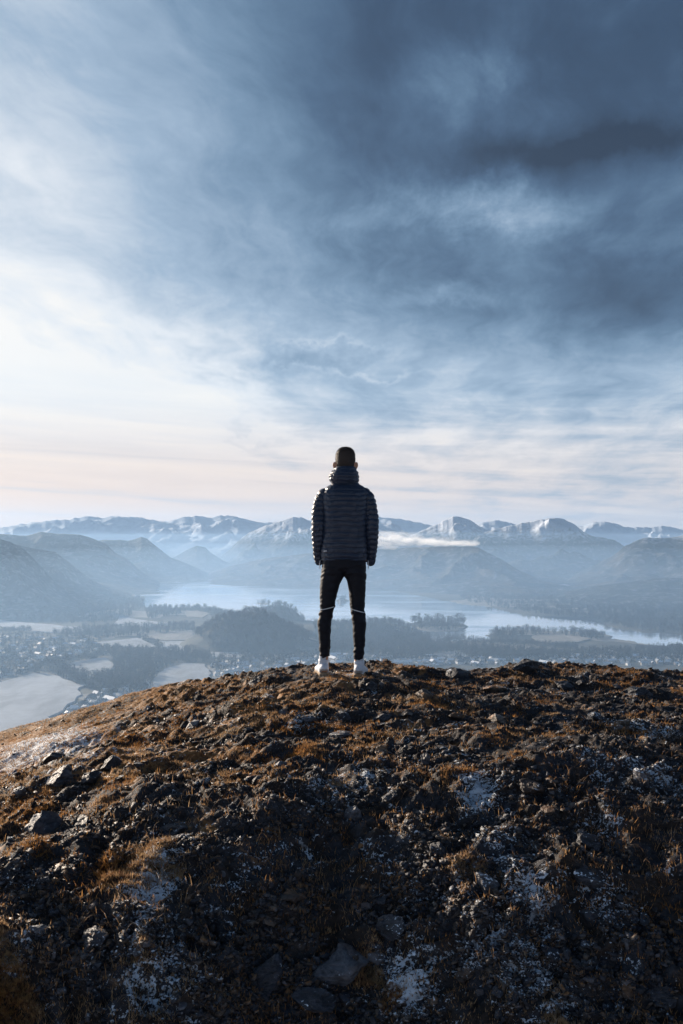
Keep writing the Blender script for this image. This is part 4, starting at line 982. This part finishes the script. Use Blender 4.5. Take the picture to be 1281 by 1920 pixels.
b.inputs['Base Color'].default_value = (0.009, 0.020, 0.046, 1); b.inputs['Roughness'].default_value = 0.42; b.inputs['Specular IOR Level'].default_value = 0.5
b.inputs['Sheen Weight'].default_value = 0.15; b.inputs['Sheen Tint'].default_value = (0.5, 0.6, 0.8, 1)
p = t.new('ShaderNodeTexCoord').outputs['Object']
bm_ = t.new('ShaderNodeBump', {'Strength': 0.3, 'Distance': 0.004, 'Height': t.noise(t.vm('MULTIPLY', p, (1, 1, .45)), 45, 4, .6, .5)}); t.l.new(bm_.outputs[0], b.inputs['Normal'])
m_trouser, t, b = material('black_sports_fabric')
b.inputs['Base Color'].default_value = (0.005, 0.007, 0.014, 1); b.inputs['Roughness'].default_value = 0.7
p = t.new('ShaderNodeTexCoord').outputs['Object']
bm_ = t.new('ShaderNodeBump', {'Strength': 0.5, 'Distance': 0.006, 'Height': t.noise(t.vm('MULTIPLY', p, (1, 1, 2.2)), 14, 4, .6, .8)}); t.l.new(bm_.outputs[0], b.inputs['Normal'])
M_stripe = simple_mat('reflective_stripe', (0.7, 0.75, 0.8), 0.4, 0.5)
M_zip = simple_mat('pale_zip', (0.45, 0.48, 0.52), 0.35, 0.6)
M_shoe = simple_mat('white_shoe_leather', (0.72, 0.77, 0.84), 0.6, 0.4, var=0.12, vscale=60)
M_sole = simple_mat('tan_dirty_sole', (0.34, 0.25, 0.17), 0.8, 0.3, var=0.35, vscale=50)
M_tab = simple_mat('brown_heel_tab', (0.16, 0.09, 0.05), 0.7)
M_sock = simple_mat('white_sock', (0.6, 0.63, 0.68), 0.9)

gz = float(H(np.array([FEET[0] + .03]), np.array([FEET[1]]))[0])
# body: one continuous surface (legs, trunk, arms, neck, head, hands in the trouser pockets)
PL = [(X_(283), .004, Z_(1706), .034, .040), (X_(281), .004, Z_(1690), .040, .046), (X_(282), .006, Z_(1600), .044, .050), (X_(282), .002, Z_(1520), .050, .058), (X_(281), -.002, Z_(1450), .055, .062), (X_(290), -.002, Z_(1400), .054, .060), (X_(301), .0, Z_(1330), .057, .064), (X_(308), .002, Z_(1250), .066, .074), (X_(322), .002, Z_(1150), .078, .088), (X_(340), .0, Z_(1080), .089, .100), (X_(356), .0, Z_(1010), .098, .108), (X_(362), .0, Z_(950), .094, .104)]
PR = [(X_(538), .004, Z_(1727), .034, .040), (X_(540), .004, Z_(1710), .040, .046), (X_(546), .006, Z_(1610), .046, .052), (X_(547), .002, Z_(1520), .050, .058), (X_(547), -.002, Z_(1440), .055, .062), (X_(542), -.002, Z_(1400), .055, .060), (X_(535), .0, Z_(1330), .058, .064), (X_(533), .002, Z_(1250), .063, .073), (X_(528), .002, Z_(1150), .073, .086), (X_(520), .0, Z_(1080), .086, .100), (X_(505), .0, Z_(1010), .100, .108), (X_(498), .0, Z_(950), .098, .104)]
LL, RL = [[(q[0][0], .0, Z_(1815), .034, .042), (q[0][0], .0, Z_(1760), .032, .038)] + [(a_, b_, c_, d_ * .76, e_ * .78) for a_, b_, c_, d_, e_ in q[1:]] for q in (PL, PR)]
TR = [(X_(430), 0, Z_(1030), .09, .07), (X_(430), 0, Z_(1000), .14, .09), (X_(432), .0, Z_(880), .150, .10), (X_(436), .0, Z_(700), .155, .105), (X_(440), .0, Z_(540), .155, .10), (X_(440), .0, Z_(460), .135, .08), (X_(438), .0, Z_(410), .075, .06), (X_(437), .005, Z_(360), .060, .062), (X_(437), .012, Z_(250), .056, .060)]
HD = [(X_(440), .065, Z_(335), .030, .030), (X_(440), .045, Z_(315), .050, .062), (X_(441), .032, Z_(280), .064, .082), (X_(441), .025, Z_(240), .072, .091), (X_(441), .020, Z_(200), .075, .095), (X_(441), .016, Z_(165), .073, .093), (X_(442), .012, Z_(142), .066, .085), (X_(442), .01, Z_(126), .056, .072), (X_(442), .01, Z_(115), .043, .056), (X_(442), .01, Z_(109), .030, .040), (X_(442), .01, Z_(106), .016, .022), (X_(442), .01, Z_(105), .003, .004)]
AL = [(X_(320), 0, Z_(470), .040, .045), (X_(270), 0, Z_(505), .042, .045), (X_(240), -.01, Z_(590), .042, .044), (X_(232), -.035, Z_(710), .038, .040), (X_(232), -.005, Z_(830), .035, .037), (X_(240), .03, Z_(930), .024, .026), (X_(272), .040, Z_(970), .022, .018)]
AR = [(X_(560), 0, Z_(470), .040, .045), (X_(608), 0, Z_(505), .042, .045), (X_(638), -.01, Z_(590), .042, .044), (X_(648), -.035, Z_(710), .038, .040), (X_(645), -.005, Z_(830), .035, .037), (X_(632), .03, Z_(930), .024, .026), (X_(592), .040, Z_(970), .022, .018)]
parts = [loft(LL, 50, 28), loft(RL, 50, 28), loft(TR, 60, 36), loft(HD, 50, 40, frame='flat', power=2.1), loft(AL, 50, 24, side=(0, 1, 0)), loft(AR, 50, 24, side=(0, 1, 0))]
for s, hx in ((-1, X_(282)), (1, X_(582))):     # hands: palm, four fingers, thumb
    parts.append(loft([(hx, .045, Z_(975), .020, .030), (hx - s * .012, .048, Z_(1010), .015, .040), (hx - s * .018, .050, Z_(1055), .013, .039)], 14, 18))
    for k, ln in enumerate((.062, .072, .068, .052)):
        y0 = .050 + .018 * (1.5 - k); z0 = Z_(1052)
        parts.append(loft([(hx - s * .018, y0, z0 + .01, .009, .009), (hx - s * .022, y0 + .004, z0 - ln * .5, .0085, .0085), (hx - s * .034, y0 + .004, z0 - ln, .007, .007)], 12, 10))
    parts.append(loft([(hx - s * .01, .07, Z_(1000), .011, .011), (hx - s * .03, .088, Z_(1030), .010, .010), (hx - s * .045, .092, Z_(1055), .008, .008)], 10, 10))
ear = [(-.008, 0, 0, .012, .008), (-.002, -.002, .010, .014, .009), (.006, -.004, .028, .015, .009), (.007, -.005, .042, .014, .009), (.0, -.002, .056, .009, .008)]
for s, ex in ((-1, X_(364)), (1, X_(518))):
    parts.append(loft([(ex + s * (q[0] * .8 + .003), q[1] + .012, Z_(268) + q[2] * .95, q[3], q[4]) for q in ear], 20, 14))
parts.append(loft([(X_(441), .118, Z_(200), .008, .010), (X_(441), .130, Z_(235), .012, .014), (X_(441), .136, Z_(252), .016, .014), (X_(441), .120, Z_(262), .010, .010)], 12, 12))   # nose
parts.append(loft([(X_(441) - .024, .108, Z_(284), .004, .006), (X_(441), .118, Z_(285), .012, .008), (X_(441) + .024, .108, Z_(284), .004, .006)], 12, 10, side=(0, 0, 1)))           # lips
for s in (-1, 1): parts.append(loft([(X_(441) + s * .012, .112, Z_(205), .006, .007), (X_(441) + s * .032, .108, Z_(201), .008, .008), (X_(441) + s * .052, .092, Z_(206), .005, .006)], 10, 10, side=(0, 0, 1)))  # brows
V, F = join(parts)
body_me = remesh(pymesh('body', V, F, M_skin), .0055, 3)
body_me.name = 'person'
person = link('person', body_me, label='person in a navy quilted jacket and black joggers standing with back turned on the summit', cat='person', loc=(FEET[0] + .03 + 0.030, FEET[1], gz))
person.rotation_euler[2] = 0
M_eye = simple_mat('eye', (0.5, 0.5, 0.5), 0.2); 
for s in (-1, 1):
    V, F = loft([(X_(441) + s * .033, .097, Z_(222) - .011, .003, .003), (X_(441) + s * .033, .097, Z_(222), .012, .010), (X_(441) + s * .033, .097, Z_(222) + .011, .003, .003)], 10, 14)
    link('eye', pymesh('eye', V, F, M_eye), person)
# hair
def hair_disp(s, a, c): return 0.0035 + 0.0022 * fbm(a * 9 + 0 * s, s * 160 + 0 * a, 3, 3)
HR = [(q[0], q[1] - .001, q[2] + (.004 if i > 4 else 0), q[3] + (.0 if i > 1 else -.004), q[4]) for i, q in enumerate(HD)]
V, F = loft(HR, 120, 110, hair_disp, frame='flat', power=2.1)
V = np.asarray(V); zt = V[:, 2]; yy = V[:, 1]
def keep_hair(v):                                # hairline: nape to temple to forehead
    q = (v[1] - .02) / .1
    return v[2] > (Z_(300) if q < -.35 else Z_(222) if q < .35 else Z_(150))
keepv = np.array([keep_hair(v) for v in V]); F = [f for f in F if all(keepv[list(f)])]
r = np.random.default_rng(8); hv = []; hf = []
idx = r.choice(np.nonzero(keepv)[0], 7000)
cen = np.array([X_(442), .015, Z_(190)])
for i in idx:
    pz = V[i] * 1.0; n = pz - cen; n /= np.linalg.norm(n); tdir = np.array([0, -.4, -.5]) + r.normal(0, .35, 3); dd = n * .0055 + tdir * .004; wv_ = np.cross(n, r.normal(size=3)); wv_ *= .0008 / (np.linalg.norm(wv_) + 1e-9)
    k = len(hv); hv += [pz - wv_ - n * .001, pz + wv_ - n * .001, pz + dd]; hf.append((k, k + 1, k + 2))
n0 = len(V); V = np.vstack([V, np.array(hv)]); F = F + [tuple(q + n0 for q in f) for f in hf]
me = bpy.data.meshes.new('hair'); me.from_pydata([tuple(map(float, v)) for v in V], [], F); me.materials.append(M_hair)
bm = bmesh.new(); bm.from_mesh(me); bmesh.ops.delete(bm, geom=[v for v in bm.verts if not v.link_faces], context='VERTS'); bm.to_mesh(me); bm.free()
me.polygons.foreach_set('use_smooth', np.ones(len(me.polygons), bool))
link('hair', me, person, label='short cropped dark hair')

# jacket: baffled trunk and sleeves
BAF = .0415
def quilt(amp, ph=0.0, seed=0, bf=BAF):
    def f(s, a, c):
        k = s / bf + ph + 0.14 * fbm(a * 1.2 + 0 * s, s * 2.2 + 0 * a, 2, seed) * 1.2
        fr = k - np.floor(k); puff = (np.abs(np.sin(np.pi * fr))) ** 0.55
        cell = np.floor(k)
        pucker = 0.0022 * fbm(a * 7 + cell * 3.7, fr * 1.6 + cell, 3, seed + 2) * puff
        fold = 0.003 * fbm(a * 1.7 + 0 * s, s * 9 + 0 * a, 3, seed + 5)
        return amp * (puff - .75) + pucker * 1.6 + fold
    return f
TJ = [(X_(430), .0, Z_(955), .162, .112), (X_(430), .0, Z_(968), .172, .120), (X_(430), .0, Z_(960), .180, .128), (X_(431), -.002, Z_(900), .182, .132), (X_(434), -.004, Z_(780), .176, .132), (X_(437), -.004, Z_(660), .176, .134), (X_(440), -.004, Z_(560), .180, .138), (X_(441), -.004, Z_(480), .180, .132), (X_(441), -.002, Z_(432), .168, .114),
      (X_(440), .0, Z_(402), .140, .096), (X_(438), .004, Z_(378), .106, .088), (X_(437), .008, Z_(352), .088, .080), (X_(437), .01, Z_(330), .080, .078)]
SL = [(X_(375), 0, Z_(462), .030, .040), (X_(325), 0, Z_(455), .046, .052), (X_(280), -.002, Z_(478), .060, .064), (X_(252), -.006, Z_(540), .064, .066), (X_(237), -.016, Z_(620), .057, .062), (X_(232), -.030, Z_(715), .053, .059), (X_(231), -.020, Z_(800), .049, .054), (X_(232), .008, Z_(890), .044, .048), (X_(234), .030, Z_(955), .038, .042), (X_(235), .038, Z_(981), .033, .036), (X_(236), .038, Z_(979), .024, .026)]
SR = [(X_(502), 0, Z_(460), .030, .040), (X_(552), 0, Z_(453), .046, .052), (X_(597), -.002, Z_(478), .060, .064), (X_(621), -.006, Z_(540), .064, .066), (X_(638), -.016, Z_(620), .057, .062), (X_(645), -.030, Z_(715), .054, .060), (X_(645), -.020, Z_(800), .050, .055), (X_(642), .008, Z_(890), .044, .048), (X_(640), .030, Z_(955), .038, .042), (X_(640), .038, Z_(983), .033, .036), (X_(638), .038, Z_(981), .024, .026)]
SL = [(a_ + .004, b_, c_, d_ * .93, e_ * .93) for a_, b_, c_, d_, e_ in SL]; SR = [(a_ - .004, b_, c_, d_ * .93, e_ * .93) for a_, b_, c_, d_, e_ in SR]
tj = loft(TJ, 330, 150, quilt(.0065, .25, 1), frame='flat', power=2.5)
sl = loft(SL, 260, 84, quilt(.0075, .1, 11, .040), side=(0, 1, 0)); sr = loft(SR, 260, 84, quilt(.0075, .4, 15, .040), side=(0, 1, 0))
V, F = join([tj, sl, sr])
jk = link('jacket', pymesh('jacket', V, F, m_jacket), person, label='navy quilted down jacket with narrow horizontal baffles')
# hood lying folded round the neck
HJ = [(X_(436), .004, Z_(395), .088, .086), (X_(434), -.004, Z_(378), .104, .104), (X_(431), -.008, Z_(350), .114, .116), (X_(430), -.008, Z_(322), .114, .118), (X_(433), -.006, Z_(296), .104, .108), (X_(438), -.002, Z_(268), .084, .094), (X_(441), .0, Z_(254), .072, .086), (X_(442), .002, Z_(262), .066, .080), (X_(441), .004, Z_(300), .062, .074)]
HJ = [(a_, b_, c_, d_ + .005, e_ + .004) for a_, b_, c_, d_, e_ in HJ]
V, F = loft(HJ, 150, 120, quilt(.006, .3, 21, .034), frame='flat', power=2.25)
link('hood', pymesh('hood', V, F, m_jacket), jk)
# seams where the sleeves are set in, hem cord
def tube(P, r, seg=8, n=40): return loft([(*q, r, r) for q in P], n, seg, side=(0, 1, 0.01))
M_seam = simple_mat('dark_seam', (0.008, 0.01, 0.016), 0.6)
hem = [(X_(430) + .181 * math.sin(a), .13 * -math.cos(a) * 1.0, Z_(963)) for a in np.linspace(-1.35, 1.35, 16)]
link('hem', pymesh('hem', *tube(hem, .0045), M_seam), jk)
# small white printed mark low on the left of the back
def back_y(x, z, me_):                           # back surface of a mesh
    from mathutils.bvhtree import BVHTree
    global _bv
    if me_.name not in _bv: _bv[me_.name] = BVHTree.FromPolygons([v.co.copy() for v in me_.vertices], [p_.vertices[:] for p_ in me_.polygons])
    h = _bv[me_.name].ray_cast(Vector((x, -1, z)), Vector((0, 1, 0))); return h[0].y if h[0] else -.12
_bv = {}
M_print = simple_mat('white_print', (0.85, 0.87, 0.9), 0.4)
V = []; F = []
def stroke(x0, z0, x1, z1, wd, me_, off=.0015):
    n = 7; dxx, dzz = x1 - x0, z1 - z0; L = math.hypot(dxx, dzz); nx, nz_ = -dzz / L * wd, dxx / L * wd
    for i in range(n):
        q = i / (n - 1); x = x0 + dxx * q; z = z0 + dzz * q
        for s in (-1, 1):
            xx, zz = x + nx * s, z + nz_ * s
            V.append((xx, back_y(xx, zz, me_) - off, zz))
        if i: k = len(V); F.append((k - 4, k - 3, k - 1, k - 2))
bx, bz = X_(276), Z_(903)
for (a_, b_, c_, e_) in ((0, 0, .002, .008), (.002, .008, .008, .008), (.002, .004, .008, .006), (.005, .003, .009, 0.001), (.010, .001, .013, .010), (.013, .010, .016, .002), (.0195, .002, .0195, .012), (.0195, .012, .025, .011), (.0195, .007, .025, .007), (.0195, .002, .025, .003)):
    stroke(bx + a_, bz + b_, bx + c_, bz + e_, .0011, jk.data)
link('back_print', pymesh('back_print', V, F, M_print, False), jk, label='tiny white printed lettering')
# trousers
def tr_d(co):
    z = co[:, 2]; x = co[:, 0]; y = co[:, 1]
    knee = np.exp(-((z - .50) / .09) ** 2) + 0.9 * np.exp(-((z - .20) / .08) ** 2) + .7 * np.exp(-((z - .82) / .08) ** 2) + .25
    return knee * 0.0065 * (fbm(x * 7 + 3, z * 30 + y * 9, 3, 51)) + .0015 * fbm(x * 30, z * 40 + y * 20, 2, 52)
PT = [(X_(430), .0, Z_(1062), .02, .05), (X_(430), .0, Z_(1045), .11, .092), (X_(430), .0, Z_(1010), .172, .112), (X_(430), .0, Z_(950), .168, .110), (X_(430), .0, Z_(910), .155, .10)]
V, F = join([loft(PL, 90, 40), loft(PR, 90, 40), loft(PT, 30, 50, power=2.4)])
tr_me = remesh(pymesh('trousers', V, F, m_trouser), .0055, 4, tr_d)
tr = link('trousers', tr_me, person, label='slim black joggers with a pale stripe behind each knee')
for (x0, z0, x1, z1) in ((X_(244), Z_(1347), X_(356), Z_(1321)), (X_(476), Z_(1336), X_(590), Z_(1366))):
    V = []; F = []; n = 24
    for i in range(n):
        q = i / (n - 1); x = x0 + (x1 - x0) * q; z = z0 + (z1 - z0) * q
        for s in (-1, 1): V.append((x, back_y(x, z, tr_me) - .002, z + s * .0028))
        if i: k = len(V); F.append((k - 4, k - 3, k - 1, k - 2))
    link('knee_stripe', pymesh('knee_stripe', V, F, M_stripe, False), tr)
for (x0, sgn) in ((X_(250), -1), (X_(611), 1)):   # pocket zips
    P = [(x0 + sgn * .002, -.012, Z_(968)), (x0 + sgn * .006, -.018, Z_(1000)), (x0 + sgn * .004, -.016, Z_(1035))]
    link('pocket_zip', pymesh('pocket_zip', *tube(P, .0035, 8, 14), M_zip), tr)
# shoes
for side, (cx, zb) in ((-1, (X_(272), Z_(1840))), (1, (X_(548), Z_(1850)))):
    U = [(0, -.058, .052, .022, .030), (0, -.052, .058, .036, .048), (0, -.02, .060, .040, .052), (0, .04, .058, .038, .050), (0, .10, .046, .044, .036), (0, .16, .036, .048, .027), (0, .205, .030, .040, .021), (0, .225, .026, .018, .012)]
    V1, F1 = loft(U, 60, 36, side=(1, 0, 0), power=2.4)
    K = [(0, -.012, .075, .040, .048), (0, -.010, .10, .040, .047), (0, -.008, .125, .041, .048), (0, -.008, .133, .040, .046)]
    V2, F2 = loft(K, 24, 36)
    me = remesh(pymesh('shoe', *join([(V1, F1), (V2, F2)]), M_shoe), .0045, 2, lambda co: .0012 * fbm(co[:, 0] * 60, co[:, 2] * 60 + co[:, 1] * 30, 2, 61))
    sh = link('shoe', me, person, loc=(cx, .012, zb - .012)); sh.rotation_euler[2] = -side * R(9); sh['label'] = 'white trainer with a dirty tan sole'
    S = [(0, -.066, .018, .016, .014), (0, -.058, .018, .038, .017), (0, 0, .018, .042, .017), (0, .08, .016, .040, .015), (0, .15, .015, .050, .014), (0, .21, .017, .042, .013), (0, .238, .022, .014, .008)]
    link('sole', pymesh('sole', *loft(S, 60, 32, power=3.0), M_sole), sh)
    V, F = loft([(0, -.066, .078, .003, .006), (0, -.0665, .084, .009, .006), (0, -.066, .090, .003, .006)], 8, 12)
    link('heel_tab', pymesh('heel_tab', V, F, M_tab), sh)
    P = [(-.030, .055, .092), (.0, .052, .110), (.030, .055, .092)]
    for k in range(4):
        PP = [(q[0], q[1] + k * .018, q[2] - k * .011) for q in P]
        link('lace', pymesh('lace', *tube(PP, .003, 6, 12), M_sock), sh)
    V, F = loft([(0, -.01, .11, .035, .041), (0, -.008, .15, .034, .040), (0, -.006, .165, .033, .039)], 12, 28)
    link('sock', pymesh('sock', V, F, M_sock), sh)
